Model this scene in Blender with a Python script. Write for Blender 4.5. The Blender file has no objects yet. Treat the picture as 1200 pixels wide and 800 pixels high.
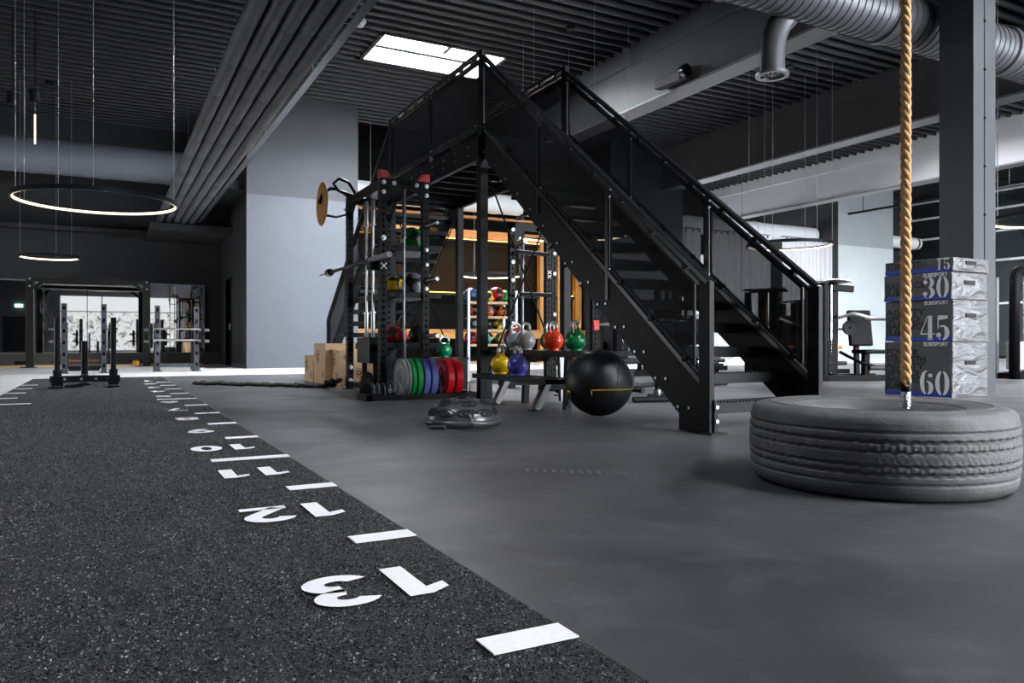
import bpy, bmesh, math, random
from mathutils import Vector, Matrix
random.seed(7)
SC = bpy.context.scene
COL = SC.collection
PI = math.pi

# ------------------------------------------------------------------ materials
def _pb(m):
    return m.node_tree.nodes['Principled BSDF']

def mat(name, color, rough=0.5, metal=0.0, var=0.0, vscale=8.0, bump=0.0, bscale=60.0, emit=0.0, ecol=None, spec=0.5, coat=0.0, rvar=0.0):
    m = bpy.data.materials.new(name)
    m.use_nodes = True
    nt = m.node_tree
    b = _pb(m)
    c = (color[0], color[1], color[2], 1)
    b.inputs['Base Color'].default_value = c
    b.inputs['Roughness'].default_value = rough
    b.inputs['Metallic'].default_value = metal
    b.inputs['Specular IOR Level'].default_value = spec
    b.inputs['Coat Weight'].default_value = coat
    tc = None
    if var or bump or rvar:
        tc = nt.nodes.new('ShaderNodeTexCoord')
    if var or rvar:
        n = nt.nodes.new('ShaderNodeTexNoise')
        n.inputs['Scale'].default_value = vscale
        n.inputs['Detail'].default_value = 5
        nt.links.new(tc.outputs['Object'], n.inputs['Vector'])
        if var:
            r = nt.nodes.new('ShaderNodeValToRGB')
            r.color_ramp.elements[0].position = 0.3
            r.color_ramp.elements[1].position = 0.72
            r.color_ramp.elements[0].color = tuple(max(0, x*(1-var)) for x in color)+(1,)
            r.color_ramp.elements[1].color = tuple(min(1, x*(1+var)) for x in color)+(1,)
            nt.links.new(n.outputs['Fac'], r.inputs['Fac'])
            nt.links.new(r.outputs['Color'], b.inputs['Base Color'])
        if rvar:
            mr = nt.nodes.new('ShaderNodeMapRange')
            mr.inputs['From Min'].default_value = 0.3
            mr.inputs['From Max'].default_value = 0.7
            mr.inputs['To Min'].default_value = max(0.02, rough-rvar)
            mr.inputs['To Max'].default_value = min(1, rough+rvar)
            nt.links.new(n.outputs['Fac'], mr.inputs['Value'])
            nt.links.new(mr.outputs['Result'], b.inputs['Roughness'])
    if bump:
        n2 = nt.nodes.new('ShaderNodeTexNoise')
        n2.inputs['Scale'].default_value = bscale
        n2.inputs['Detail'].default_value = 4
        nt.links.new(tc.outputs['Object'], n2.inputs['Vector'])
        bp = nt.nodes.new('ShaderNodeBump')
        bp.inputs['Strength'].default_value = bump
        bp.inputs['Distance'].default_value = 0.01
        nt.links.new(n2.outputs['Fac'], bp.inputs['Height'])
        nt.links.new(bp.outputs['Normal'], b.inputs['Normal'])
    if emit:
        b.inputs['Emission Color'].default_value = (ecol or color)+(1,) if len(ecol or color) == 3 else (ecol or color)
        b.inputs['Emission Strength'].default_value = emit
    return m

def srgb(r, g, b):
    f = lambda v: (v/255/12.92) if v/255 <= 0.04045 else ((v/255+0.055)/1.055)**2.4
    return (f(r), f(g), f(b))

M = {}
M['black'] = mat('black_powder_coat', (0.0095, 0.0095, 0.0105), 0.38, 0.0, spec=.09, bump=0.15, bscale=300)
M['stair'] = mat('black_painted_steel', (0.0085, 0.0085, 0.0095), 0.45, 0.0, var=0.15, vscale=6, bump=0.05, bscale=200, spec=.12)
M['rail'] = mat('satin_black_handrail', (0.009, 0.009, 0.0105), 0.30, 0.0, spec=.35)
M['gloss_black'] = mat('gloss_black', (0.01, 0.01, 0.012), 0.18)
M['rubber'] = mat('black_rubber', (0.017, 0.017, 0.018), 0.6, bump=0.2, bscale=200)
M['steel'] = mat('chromed_steel', (0.66, 0.66, 0.66), 0.33, 1.0)
M['zinc'] = mat('zinc_bolt', (0.42, 0.43, 0.45), 0.35, 1.0)
M['dsteel'] = mat('grey_steel', (0.22, 0.23, 0.25), 0.35, 0.9)
M['hole'] = mat('dark_hole', (0.001, 0.001, 0.001), 0.9, spec=0.0)
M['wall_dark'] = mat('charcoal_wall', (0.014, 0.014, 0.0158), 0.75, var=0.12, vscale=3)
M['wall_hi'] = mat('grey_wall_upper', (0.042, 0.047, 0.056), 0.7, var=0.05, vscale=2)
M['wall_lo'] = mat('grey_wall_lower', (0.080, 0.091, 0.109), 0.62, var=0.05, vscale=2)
M['ceil'] = mat('black_metal_deck', (0.013, 0.013, 0.0155), 0.5, var=0.15, vscale=4)
M['beam'] = mat('grey_painted_beam', (0.062, 0.063, 0.068), 0.55, var=0.08, vscale=2)
M['column'] = mat('dark_grey_column', (0.032, 0.034, 0.040), 0.5, var=0.06, vscale=3)
M['duct'] = mat('galvanised_duct', (0.12, 0.124, 0.135), 0.45, 0.5, var=0.12, vscale=5)
M['white_duct'] = mat('white_insulated_duct', (0.62, 0.64, 0.66), 0.6)
M['pipe_bundle'] = mat('grey_insulated_pipe', (0.058, 0.061, 0.068), 0.6, 0.0, var=0.03, vscale=8)
M['white'] = mat('white_paint', (0.75, 0.75, 0.75), 0.6)
M['mark'] = mat('white_turf_marking', (0.92, 0.90, 0.93), 0.8, var=0.04, vscale=60)
M['silverfab'] = None
M['red'] = mat('red_rubber', srgb(238, 24, 40), 0.4)
M['green'] = mat('green_rubber', srgb(16, 158, 74), 0.4)
M['blue'] = mat('blue_rubber', srgb(104, 116, 192), 0.42)
M['grey_rub'] = mat('grey_rubber', srgb(150, 150, 154), 0.45)
M['gold'] = mat('ochre_disc', srgb(190, 132, 40), 0.5, var=0.1)
M['redplate'] = mat('red_bracket', srgb(205, 24, 36), 0.4)
M['amber_glow'] = mat('amber_led', (1.0, 0.48, 0.06), 0.5, emit=6.0, ecol=(1.0, 0.5, 0.08))
M['wood'] = None
M['glow'] = mat('warm_led_ring', (1, 0.85, 0.65), 0.5, emit=1.5, ecol=(1.0, 0.74, 0.54))
M['orange_pad'] = mat('orange_pad', srgb(222, 138, 40), 0.5)
M['brown_pad'] = mat('brown_pad', srgb(120, 78, 48), 0.5)

def wood_mat(name, c1, c2, scale=6.0, rough=0.5, ring=(1, 1, 9)):
    m = bpy.data.materials.new(name); m.use_nodes = True
    nt = m.node_tree; b = _pb(m)
    tc = nt.nodes.new('ShaderNodeTexCoord'); mp = nt.nodes.new('ShaderNodeMapping')
    mp.inputs['Scale'].default_value = ring
    n = nt.nodes.new('ShaderNodeTexNoise'); n.inputs['Scale'].default_value = scale; n.inputs['Detail'].default_value = 6
    n.inputs['Distortion'].default_value = 0.6
    r = nt.nodes.new('ShaderNodeValToRGB')
    r.color_ramp.elements[0].position = 0.3; r.color_ramp.elements[1].position = 0.7
    r.color_ramp.elements[0].color = c1+(1,); r.color_ramp.elements[1].color = c2+(1,)
    nt.links.new(tc.outputs['Object'], mp.inputs['Vector']); nt.links.new(mp.outputs['Vector'], n.inputs['Vector'])
    nt.links.new(n.outputs['Fac'], r.inputs['Fac']); nt.links.new(r.outputs['Color'], b.inputs['Base Color'])
    b.inputs['Roughness'].default_value = rough
    return m
M['ply'] = wood_mat('birch_plywood', srgb(228, 186, 138), srgb(246, 214, 170), 5, 0.55)
M['slat'] = wood_mat('brown_slat_wood', srgb(96, 66, 50), srgb(140, 100, 76), 5, 0.5, (9, 9, 1))
M['honey'] = wood_mat('honey_wood', srgb(150, 98, 34), srgb(176, 120, 50), 4, 0.45, (1, 6, 6))

# rubber floor: dark speckled rubber tiles with scuffs
def floor_mat():
    m = bpy.data.materials.new('dark_rubber_floor'); m.use_nodes = True
    nt = m.node_tree; b = _pb(m); L = nt.links.new
    tc = nt.nodes.new('ShaderNodeTexCoord')
    def noise(s, d, dist=0.0):
        n = nt.nodes.new('ShaderNodeTexNoise'); n.inputs['Scale'].default_value = s
        n.inputs['Detail'].default_value = d; n.inputs['Distortion'].default_value = dist
        L(tc.outputs['Object'], n.inputs['Vector']); return n
    def ramp(src, p0, c0, p1, c1):
        r = nt.nodes.new('ShaderNodeValToRGB')
        r.color_ramp.elements[0].position = p0; r.color_ramp.elements[1].position = p1
        r.color_ramp.elements[0].color = c0+(1,); r.color_ramp.elements[1].color = c1+(1,)
        L(src, r.inputs['Fac']); return r
    big = ramp(noise(0.8, 8, 1.5).outputs['Fac'], 0.34, (0.038, 0.0373, 0.043), 0.75, (0.086, 0.085, 0.095))
    scuff = ramp(noise(3.2, 8, 2.0).outputs['Fac'], 0.52, (0, 0, 0), 0.76, (0.030, 0.029, 0.031))
    speck = ramp(noise(190, 3).outputs['Fac'], 0.42, (0.86, 0.86, 0.86), 0.62, (1.16, 1.16, 1.16))
    add = nt.nodes.new('ShaderNodeMix'); add.data_type = 'RGBA'; add.blend_type = 'ADD'; add.inputs['Factor'].default_value = 1
    L(big.outputs['Color'], add.inputs['A']); L(scuff.outputs['Color'], add.inputs['B'])
    mul = nt.nodes.new('ShaderNodeMix'); mul.data_type = 'RGBA'; mul.blend_type = 'MULTIPLY'; mul.inputs['Factor'].default_value = 1
    L(add.outputs['Result'], mul.inputs['A']); L(speck.outputs['Color'], mul.inputs['B'])
    L(mul.outputs['Result'], b.inputs['Base Color'])
    mr = nt.nodes.new('ShaderNodeMapRange')
    mr.inputs['From Min'].default_value = 0.3; mr.inputs['From Max'].default_value = 0.7
    mr.inputs['To Min'].default_value = 0.38; mr.inputs['To Max'].default_value = 0.50
    L(noise(1.4, 7, 1.0).outputs['Fac'], mr.inputs['Value']); L(mr.outputs['Result'], b.inputs['Roughness'])
    bp = nt.nodes.new('ShaderNodeBump'); bp.inputs['Strength'].default_value = 0.06; bp.inputs['Distance'].default_value = 0.001
    L(noise(160, 4).outputs['Fac'], bp.inputs['Height']); L(bp.outputs['Normal'], b.inputs['Normal'])
    b.inputs['Specular IOR Level'].default_value = 0.35
    b.inputs['Sheen Weight'].default_value = 0.12; b.inputs['Sheen Roughness'].default_value = 0.12
    return m
M['floor'] = floor_mat()

def turf_mat():
    m = bpy.data.materials.new('charcoal_turf'); m.use_nodes = True
    nt = m.node_tree; b = _pb(m); L = nt.links.new
    tc = nt.nodes.new('ShaderNodeTexCoord')
    n = nt.nodes.new('ShaderNodeTexNoise'); n.inputs['Scale'].default_value = 175; n.inputs['Detail'].default_value = 3
    n.inputs['Roughness'].default_value = 0.75
    n2 = nt.nodes.new('ShaderNodeTexNoise'); n2.inputs['Scale'].default_value = 16; n2.inputs['Detail'].default_value = 4
    for q in (n, n2): L(tc.outputs['Object'], q.inputs['Vector'])
    r = nt.nodes.new('ShaderNodeValToRGB')
    r.color_ramp.elements[0].position = 0.44; r.color_ramp.elements[1].position = 0.76
    r.color_ramp.elements[0].color = (0.006, 0.006, 0.007, 1); r.color_ramp.elements[1].color = (0.30, 0.29, 0.295, 1)
    e = r.color_ramp.elements.new(0.58); e.color = (0.026, 0.025, 0.027, 1)
    L(n.outputs['Fac'], r.inputs['Fac'])
    r2 = nt.nodes.new('ShaderNodeValToRGB')
    r2.color_ramp.elements[0].position = 0.3; r2.color_ramp.elements[1].position = 0.7
    r2.color_ramp.elements[0].color = (0.78, 0.78, 0.78, 1); r2.color_ramp.elements[1].color = (1.2, 1.18, 1.18, 1)
    L(n2.outputs['Fac'], r2.inputs['Fac'])
    mul = nt.nodes.new('ShaderNodeMix'); mul.data_type = 'RGBA'; mul.blend_type = 'MULTIPLY'; mul.inputs['Factor'].default_value = 1
    L(r.outputs['Color'], mul.inputs['A']); L(r2.outputs['Color'], mul.inputs['B'])
    L(mul.outputs['Result'], b.inputs['Base Color'])
    b.inputs['Roughness'].default_value = 0.85
    b.inputs['Specular IOR Level'].default_value = 0.25
    b.inputs['Sheen Weight'].default_value = 0.16; b.inputs['Sheen Roughness'].default_value = 0.14
    bp = nt.nodes.new('ShaderNodeBump'); bp.inputs['Strength'].default_value = 1.0; bp.inputs['Distance'].default_value = 0.012
    L(n.outputs['Fac'], bp.inputs['Height']); L(bp.outputs['Normal'], b.inputs['Normal'])
    return m
M['turf'] = turf_mat()
def fibre_mat():
    m = bpy.data.materials.new('turf_fibre'); m.use_nodes = True
    nt = m.node_tree; b = _pb(m); L = nt.links.new
    tc = nt.nodes.new('ShaderNodeTexCoord'); mp = nt.nodes.new('ShaderNodeMapping'); mp.inputs['Scale'].default_value = (140, 140, 0)
    wn = nt.nodes.new('ShaderNodeTexWhiteNoise'); wn.noise_dimensions = '2D'
    sn = nt.nodes.new('ShaderNodeVectorMath'); sn.operation = 'FLOOR'
    L(tc.outputs['Object'], mp.inputs['Vector']); L(mp.outputs['Vector'], sn.inputs[0]); L(sn.outputs['Vector'], wn.inputs['Vector'])
    r = nt.nodes.new('ShaderNodeValToRGB')
    r.color_ramp.elements[0].position = 0.62; r.color_ramp.elements[1].position = 0.97
    r.color_ramp.elements[0].color = (0.013, 0.0125, 0.0138, 1); r.color_ramp.elements[1].color = (0.34, 0.33, 0.34, 1)
    L(wn.outputs['Value'], r.inputs['Fac']); L(r.outputs['Color'], b.inputs['Base Color'])
    b.inputs['Roughness'].default_value = .7; b.inputs['Specular IOR Level'].default_value = .3
    return m
M['fibre'] = fibre_mat()

def mesh_panel_mat():          # perforated sheet: steel with holes too fine to draw singly
    m = bpy.data.materials.new('perforated_black_sheet'); m.use_nodes = True
    nt = m.node_tree; b = _pb(m); L = nt.links.new
    b.inputs['Base Color'].default_value = (0.010, 0.010, 0.011, 1); b.inputs['Roughness'].default_value = 0.6; b.inputs['Specular IOR Level'].default_value = 0.15
    out = [n for n in nt.nodes if n.type == 'OUTPUT_MATERIAL'][0]
    tr = nt.nodes.new('ShaderNodeBsdfTransparent'); mx = nt.nodes.new('ShaderNodeMixShader')
    mx.inputs['Fac'].default_value = 0.30
    L(b.outputs['BSDF'], mx.inputs[1]); L(tr.outputs['BSDF'], mx.inputs[2]); L(mx.outputs['Shader'], out.inputs['Surface'])
    return m
M['perf'] = mesh_panel_mat()

def curtain_mat(name, c, t):
    m = bpy.data.materials.new(name); m.use_nodes = True
    nt = m.node_tree; b = _pb(m); L = nt.links.new
    b.inputs['Base Color'].default_value = c+(1,); b.inputs['Roughness'].default_value = 0.9
    out = [n for n in nt.nodes if n.type == 'OUTPUT_MATERIAL'][0]
    tr = nt.nodes.new('ShaderNodeBsdfTranslucent'); tr.inputs['Color'].default_value = c+(1,)
    mx = nt.nodes.new('ShaderNodeMixShader'); mx.inputs['Fac'].default_value = t
    L(b.outputs['BSDF'], mx.inputs[1]); L(tr.outputs['BSDF'], mx.inputs[2]); L(mx.outputs['Shader'], out.inputs['Surface'])
    return m
M['curtain'] = curtain_mat('pale_grey_curtain', (0.62, 0.62, 0.66), 0.45)

def emis(name, c, s):
    m = bpy.data.materials.new(name); m.use_nodes = True
    nt = m.node_tree
    out = [n for n in nt.nodes if n.type == 'OUTPUT_MATERIAL'][0]
    nt.nodes.remove(_pb(m))
    e = nt.nodes.new('ShaderNodeEmission'); e.inputs['Color'].default_value = c+(1,); e.inputs['Strength'].default_value = s
    nt.links.new(e.outputs['Emission'], out.inputs['Surface'])
    return m

def frosted_window(name, s, lo=0.45):
    """daylight behind a patterned window film"""
    m = bpy.data.materials.new(name); m.use_nodes = True
    nt = m.node_tree; L = nt.links.new
    out = [n for n in nt.nodes if n.type == 'OUTPUT_MATERIAL'][0]
    nt.nodes.remove(_pb(m))
    tc = nt.nodes.new('ShaderNodeTexCoord')
    n = nt.nodes.new('ShaderNodeTexNoise'); n.inputs['Scale'].default_value = 3.2; n.inputs['Detail'].default_value = 8
    n.inputs['Roughness'].default_value = 0.7; n.inputs['Distortion'].default_value = 1.2
    L(tc.outputs['Object'], n.inputs['Vector'])
    r = nt.nodes.new('ShaderNodeValToRGB')
    r.color_ramp.elements[0].position = 0.36; r.color_ramp.elements[1].position = 0.5
    r.color_ramp.elements[0].color = (lo, lo*1.02, lo*1.08, 1); r.color_ramp.elements[1].color = (1, 1, 1, 1)
    L(n.outputs['Fac'], r.inputs['Fac'])
    e = nt.nodes.new('ShaderNodeEmission'); e.inputs['Strength'].default_value = s
    L(r.outputs['Color'], e.inputs['Color']); L(e.outputs['Emission'], out.inputs['Surface'])
    return m

# ------------------------------------------------------------------ mesh builder
def vec(p):
    return Vector(p)

class MB:
    def __init__(s):
        s.bm = bmesh.new(); s.mi = 0
    def _f(s, vs):
        try:
            f = s.bm.faces.new(vs); f.material_index = s.mi; return f
        except ValueError:
            return None
    def hexa(s, P):
        v = [s.bm.verts.new(p) for p in P]
        for q in ((0, 3, 2, 1), (4, 5, 6, 7), (0, 1, 5, 4), (1, 2, 6, 5), (2, 3, 7, 6), (3, 0, 4, 7)):
            s._f([v[i] for i in q])
        return s
    def box(s, a, b):
        x0, y0, z0 = [min(a[i], b[i]) for i in range(3)]; x1, y1, z1 = [max(a[i], b[i]) for i in range(3)]
        return s.hexa([(x0, y0, z0), (x1, y0, z0), (x1, y1, z0), (x0, y1, z0), (x0, y0, z1), (x1, y0, z1), (x1, y1, z1), (x0, y1, z1)])
    def cbox(s, c, d):
        return s.box([c[i]-d[i]/2 for i in range(3)], [c[i]+d[i]/2 for i in range(3)])
    def bar(s, p0, p1, w, h, up=(0, 0, 1)):
        p0 = vec(p0); p1 = vec(p1); d = (p1-p0).normalized(); u = vec(up)
        if abs(d.dot(u)) > 0.99: u = Vector((0, 1, 0))
        sd = d.cross(u).normalized(); u = sd.cross(d).normalized()
        a = sd*w/2; b = u*h/2
        return s.hexa([p0-a-b, p0+a-b, p1+a-b, p1-a-b, p0-a+b, p0+a+b, p1+a+b, p1-a+b])
    def tube(s, p0, p1, r, n=12, r1=None, cap=True):
        return s.path([p0, p1], r, n, [r, r if r1 is None else r1], cap)
    def path(s, pts, r, n=8, rs=None, cap=True, closed=False):
        P = [vec(p) for p in pts]; k = len(P); rings = []; ref = None
        for i in range(k):
            if closed: t = P[(i+1) % k]-P[i-1]
            elif i == 0: t = P[1]-P[0]
            elif i == k-1: t = P[-1]-P[-2]
            else: t = (P[i+1]-P[i]).normalized()+(P[i]-P[i-1]).normalized()
            t.normalize()
            if ref is None:
                ref = Vector((0, 0, 1)) if abs(t.z) < 0.9 else Vector((1, 0, 0))
            a = (ref-t*ref.dot(t))
            if a.length < 1e-5: a = Vector((1, 0, 0))-t*t.x
            a.normalize(); ref = a; b = t.cross(a)
            rr = rs[i] if rs else r
            rings.append([s.bm.verts.new(P[i]+(a*math.cos(2*PI*j/n)+b*math.sin(2*PI*j/n))*rr) for j in range(n)])
        rng = range(k) if closed else range(k-1)
        for i in rng:
            A = rings[i]; B = rings[(i+1) % k]
            for j in range(n):
                s._f([A[j], A[(j+1) % n], B[(j+1) % n], B[j]])
        if cap and not closed:
            s._f(list(reversed(rings[0]))); s._f(rings[-1])
        return s
    def lathe(s, prof, c=(0, 0, 0), ax='z', n=32, close=False):
        """prof: (radius, height) list; revolved about ax through c"""
        c = vec(c); rings = []
        for (r, h) in prof:
            ring = []
            if r < 1e-6:
                p = {'z': (0, 0, h), 'x': (h, 0, 0), 'y': (0, h, 0)}[ax]
                ring = [s.bm.verts.new(c+vec(p))]
            else:
                for j in range(n):
                    a = 2*PI*j/n; u, v = r*math.cos(a), r*math.sin(a)
                    p = {'z': (u, v, h), 'x': (h, u, v), 'y': (v, h, u)}[ax]
                    ring.append(s.bm.verts.new(c+vec(p)))
            rings.append(ring)
        m = len(rings)
        for i in range(m if close else m-1):
            A = rings[i]; B = rings[(i+1) % m]
            for j in range(n):
                k = (j+1) % n
                if len(A) == 1 and len(B) == 1: continue
                if len(A) == 1: s._f([A[0], B[k], B[j]])
                elif len(B) == 1: s._f([A[j], A[k], B[0]])
                else: s._f([A[j], A[k], B[k], B[j]])
        return s
    def prism(s, poly, o, u, v, w):
        """polygon in (u, v) axes at origin o, extruded along vector w"""
        o, u, v, w = vec(o), vec(u), vec(v), vec(w)
        A = [s.bm.verts.new(o+u*a+v*b) for a, b in poly]
        B = [s.bm.verts.new(o+u*a+v*b+w) for a, b in poly]
        n = len(poly)
        s._f(list(reversed(A))); s._f(B)
        for i in range(n):
            s._f([A[i], A[(i+1) % n], B[(i+1) % n], B[i]])
        return s
    def grid(s, fn, nu, nv, closed_u=False):
        V = [[s.bm.verts.new(fn(i/nu, j/nv)) for j in range(nv+1)] for i in range(nu if closed_u else nu+1)]
        for i in range(nu):
            A = V[i]; B = V[(i+1) % len(V)]
            for j in range(nv):
                s._f([A[j], B[j], B[j+1], A[j+1]])
        return s
    def sphere(s, c, r, nu=24, nv=14, sc=(1, 1, 1)):
        prof = [(0.0 if j in (0, nv) else r*math.sin(PI*j/nv), -r*math.cos(PI*j/nv)) for j in range(nv+1)]
        k0 = len(s.bm.verts)
        s.lathe(prof, (0, 0, 0), 'z', nu)
        s.bm.verts.ensure_lookup_table()
        for q in s.bm.verts[k0:]:
            q.co = Vector((q.co.x*sc[0]+c[0], q.co.y*sc[1]+c[1], q.co.z*sc[2]+c[2]))
        return s
    def build(s, name, m, parent=None, local=False, smooth=False, bevel=0.0, solid=0.0, xf=None, sub=0):
        bm = s.bm
        bmesh.ops.recalc_face_normals(bm, faces=bm.faces[:])
        if xf is not None: bmesh.ops.transform(bm, matrix=xf, verts=bm.verts[:])
        if parent is not None and not local:
            off = Vector((0, 0, 0)); q = parent
            while q: off += q.location; q = q.parent
            bmesh.ops.translate(bm, vec=-off, verts=bm.verts[:])
        me = bpy.data.meshes.new(name); bm.to_mesh(me); bm.free()
        for k in (m if isinstance(m, (list, tuple)) else [m]): me.materials.append(k)
        o = bpy.data.objects.new(name, me); COL.objects.link(o)
        if parent is not None: o.parent = parent
        if smooth:
            for p in me.polygons: p.use_smooth = True
            if smooth != 'all':
                md = o.modifiers.new('es', 'EDGE_SPLIT'); md.split_angle = math.radians(38)
        if bevel:
            md = o.modifiers.new('bv', 'BEVEL'); md.width = bevel; md.segments = 2; md.limit_method = 'ANGLE'
        if solid:
            md = o.modifiers.new('so', 'SOLIDIFY'); md.thickness = solid
        if sub:
            md = o.modifiers.new('su', 'SUBSURF'); md.levels = sub; md.render_levels = sub
        return o

def tag(o, label=None, cat=None, group=None, kind=None):
    if label: o['label'] = label
    if cat: o['category'] = cat
    if group: o['group'] = group
    if kind: o['kind'] = kind
    return o

def thing(name, label, cat, loc=(0, 0, 0), rz=0.0, group=None):
    o = bpy.data.objects.new(name, None); COL.objects.link(o)
    o.location = loc; o.rotation_euler = (0, 0, rz)
    o.empty_display_size = 0.1
    return tag(o, label, cat, group)

def struct(name, mb, m, **kw):
    o = mb.build(name, m, **kw); o['kind'] = 'structure'; return o

def dup(root, loc, rz=0.0, label=None, group=None):
    def cp(o, par):
        c = o.copy(); COL.objects.link(c); c.parent = par
        for ch in [x for x in KIDS.get(o.name, [])]: cp(ch, c)
        return c
    KIDS = {}
    for x in bpy.data.objects:
        if x.parent: KIDS.setdefault(x.parent.name, []).append(x)
    r = cp(root, None); r.location = loc; r.rotation_euler = (0, 0, rz)
    if label: r['label'] = label
    if group: r['group'] = group
    return r

def text(s, size, m, name, parent, o, u, v, wscale=1.0, depth=0.002, bold=0.0, align='LEFT', fit=None):
    """flat lettering: baseline start o, direction u, letter-up v"""
    cu = bpy.data.curves.new(name, 'FONT'); cu.body = s; cu.size = size; cu.offset = bold
    cu.align_x = align; cu.extrude = depth
    t = bpy.data.objects.new(name, cu); COL.objects.link(t)
    me = bpy.data.meshes.new_from_object(t.evaluated_get(bpy.context.evaluated_depsgraph_get()))
    bpy.data.objects.remove(t)
    if fit:
        xs = [p.co.x for p in me.vertices]; wscale = fit/max(1e-6, max(xs)-min(xs))
    u = vec(u).normalized(); v = vec(v).normalized(); n = u.cross(v); o = vec(o)
    off = Vector((0, 0, 0)); q = parent
    while q: off += q.location; q = q.parent
    for p in me.vertices:
        p.co = o+u*(p.co.x*wscale)+v*p.co.y+n*p.co.z-off
    me.materials.clear(); me.materials.append(m)
    r = bpy.data.objects.new(name, me); COL.objects.link(r); r.parent = parent
    return r

def arc(cx, cy, rx, ry, a0, a1, n=14):
    return [(cx+rx*math.cos(math.radians(a0+(a1-a0)*i/n)), cy+ry*math.sin(math.radians(a0+(a1-a0)*i/n))) for i in range(n+1)]
# ================================================================== SETTING
ZC = 6.7
XL, XR, YB, YF = -6.0, 30.0, -8.3, 24.0
struct('floor', MB().box((XL, YB, -0.1), (XR, 15.65, 0)), M['floor'])
M['floor_pale'] = mat('pale_vinyl_floor', (0.74, 0.725, 0.72), 0.3, var=0.06, vscale=2)
b = MB(); b.box((XL, 15.65, -0.1), (XR, YF+.1, 0.0)); b.box((XL+.01, 6.0, 0.0), (-1.115, 15.66, 0.004))
struct('floor', b, M['floor_pale'])

# metal deck ceiling: ribs run along x, openings left for the skylight and the added light panels
SKY_AND_FILL = [(4.88, 7.52, 14.55, 15.95, 135.0), (5.2, 7.84, -3.0, -1.6, 60.0), (11.0, 13.64, 1.2, 2.6, 80.0), (-2.6, .04, 5.1, 6.5, 14.0), (16.2, 18.84, 12.0, 13.4, 75.0), (22.4, 25.04, 12.0, 13.4, 75.0)]  # first is a real skylight; the others are unseen additions for fill light
b = MB()
pitch = 0.30
y = YB
while y < YF+0.1:
    pr = [(y, ZC+.15), (y+.02, ZC+.15), (y+.085, ZC+.15), (y+.125, ZC), (y+.175, ZC), (y+.215, ZC+.15), (y+.30, ZC+.15)]
    cuts = sorted((k[0], k[1]) for k in SKY_AND_FILL if y+.3 > k[2]-.02 and y < k[3])
    segs = []; xa = XL
    for c0, c1 in cuts: segs.append((xa, c0)); xa = c1
    segs.append((xa, XR))
    for x0, x1 in segs:
        A = [b.bm.verts.new((x0, p, q)) for p, q in pr]; B = [b.bm.verts.new((x1, p, q)) for p, q in pr]
        for i in range(len(pr)-1): b._f([A[i], A[i+1], B[i+1], B[i]])
    y += pitch
b.box((XL, YB, ZC+.9), (XR, YF+.1, ZC+1.0))
struct('ceiling', b, M['ceil'])

# skylight and the added fill panels: white upstand, glazed top with a thin bar, black edge strips
for n, (x0, x1, y0, y1, st) in enumerate(SKY_AND_FILL):
    b = MB()
    b.box((x0-.03, y0-.03, ZC), (x0, y1+.03, ZC+.62)); b.box((x1, y0-.03, ZC), (x1+.03, y1+.03, ZC+.62))
    b.box((x0-.03, y0-.03, ZC), (x1+.03, y0, ZC+.62)); b.box((x0-.03, y1, ZC), (x1+.03, y1+.03, ZC+.62))
    b.mi = 1
    b.box((x0, y0, ZC+.42), (x1, y0+.03, ZC+.46)); b.box((x0, y1-.035, ZC+.30), (x1, y1, ZC+.34))
    xm = x0+(x1-x0)*.69; b.box((xm, y0, ZC+.40), (xm+.04, y1, ZC+.46))
    b.mi = 2
    b.box((x0, y0, ZC+.50), (x1, y1, ZC+.52))
    struct('window_%d' % (n+7 if n else 1), b, [M['white'], M['hole'], emis('skylight_and_fill', (0.92, 0.96, 1.0), st)])
    b = MB()
    for a0, a1, c0, c1 in ((x0-.09, x1+.09, y0-.12, y0-.03), (x0-.09, x1+.09, y1+.03, y1+.1), (x0-.09, x0-.03, y0-.12, y1+.1), (x1+.03, x1+.09, y0-.12, y1+.1)):
        b.box((a0, c0, ZC-.01), (a1, c1, ZC+.2))
    struct('trim_%d' % (n+7 if n else 1), b, M['ceil'])

# ---- walls
b = MB(); b.box((XL-.2, YB, 0), (XL, 13.0, ZC+.2)); b.box((XL-.2, 22.0, 0), (XL, YF+.2, ZC+.2)); b.box((XL-.2, 13.0, 0), (XL, 22.0, .1)); b.box((XL-.2, 13.0, 2.5), (XL, 22.0, ZC+.2))
for yy in (16.0, 19.0): b.box((XL-.2, yy-.06, .1), (XL, yy+.06, 2.5))
struct('wall_left', b, M['wall_dark'])
b = MB(); b.box((XL-.12, 13.0, .1), (XL-.10, 22.0, 2.5)); struct('window_13', b, emis('left_daylight', (0.96, 0.97, 1.0), 1.8))
struct('wall_front', MB().box((XL, YF, 0), (2.98, YF+.2, ZC+.2)), M['wall_dark'])
def block(n, x0, x1, lo='wall_lo', hi='wall_hi'):
    b = MB()
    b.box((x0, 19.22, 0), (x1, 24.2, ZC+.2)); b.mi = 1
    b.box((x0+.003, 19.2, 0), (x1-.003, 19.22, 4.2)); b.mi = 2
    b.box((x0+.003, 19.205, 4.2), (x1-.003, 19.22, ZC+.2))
    struct(n, b, [M['wall_dark'], M[lo], M[hi]])
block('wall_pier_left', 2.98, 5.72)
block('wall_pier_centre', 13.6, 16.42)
M['daylit_lo'] = mat('daylit_wall_lower', (0.46, 0.505, 0.52), 0.6, var=.04, vscale=2); M['daylit_hi'] = mat('daylit_wall_upper', (0.27, 0.30, 0.31), 0.65, var=.05, vscale=2)  # same two-tone as the other piers, with daylight painted into the colour
block('wall_pier_right', 23.75, 26.85, 'daylit_lo', 'daylit_hi')
struct('wall_recess_left', MB().box((5.72, 20.9, 0), (13.6, 21.1, ZC+.2)), mat('black_wall', (0.003, 0.003, 0.003), .8, spec=.05))
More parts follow.
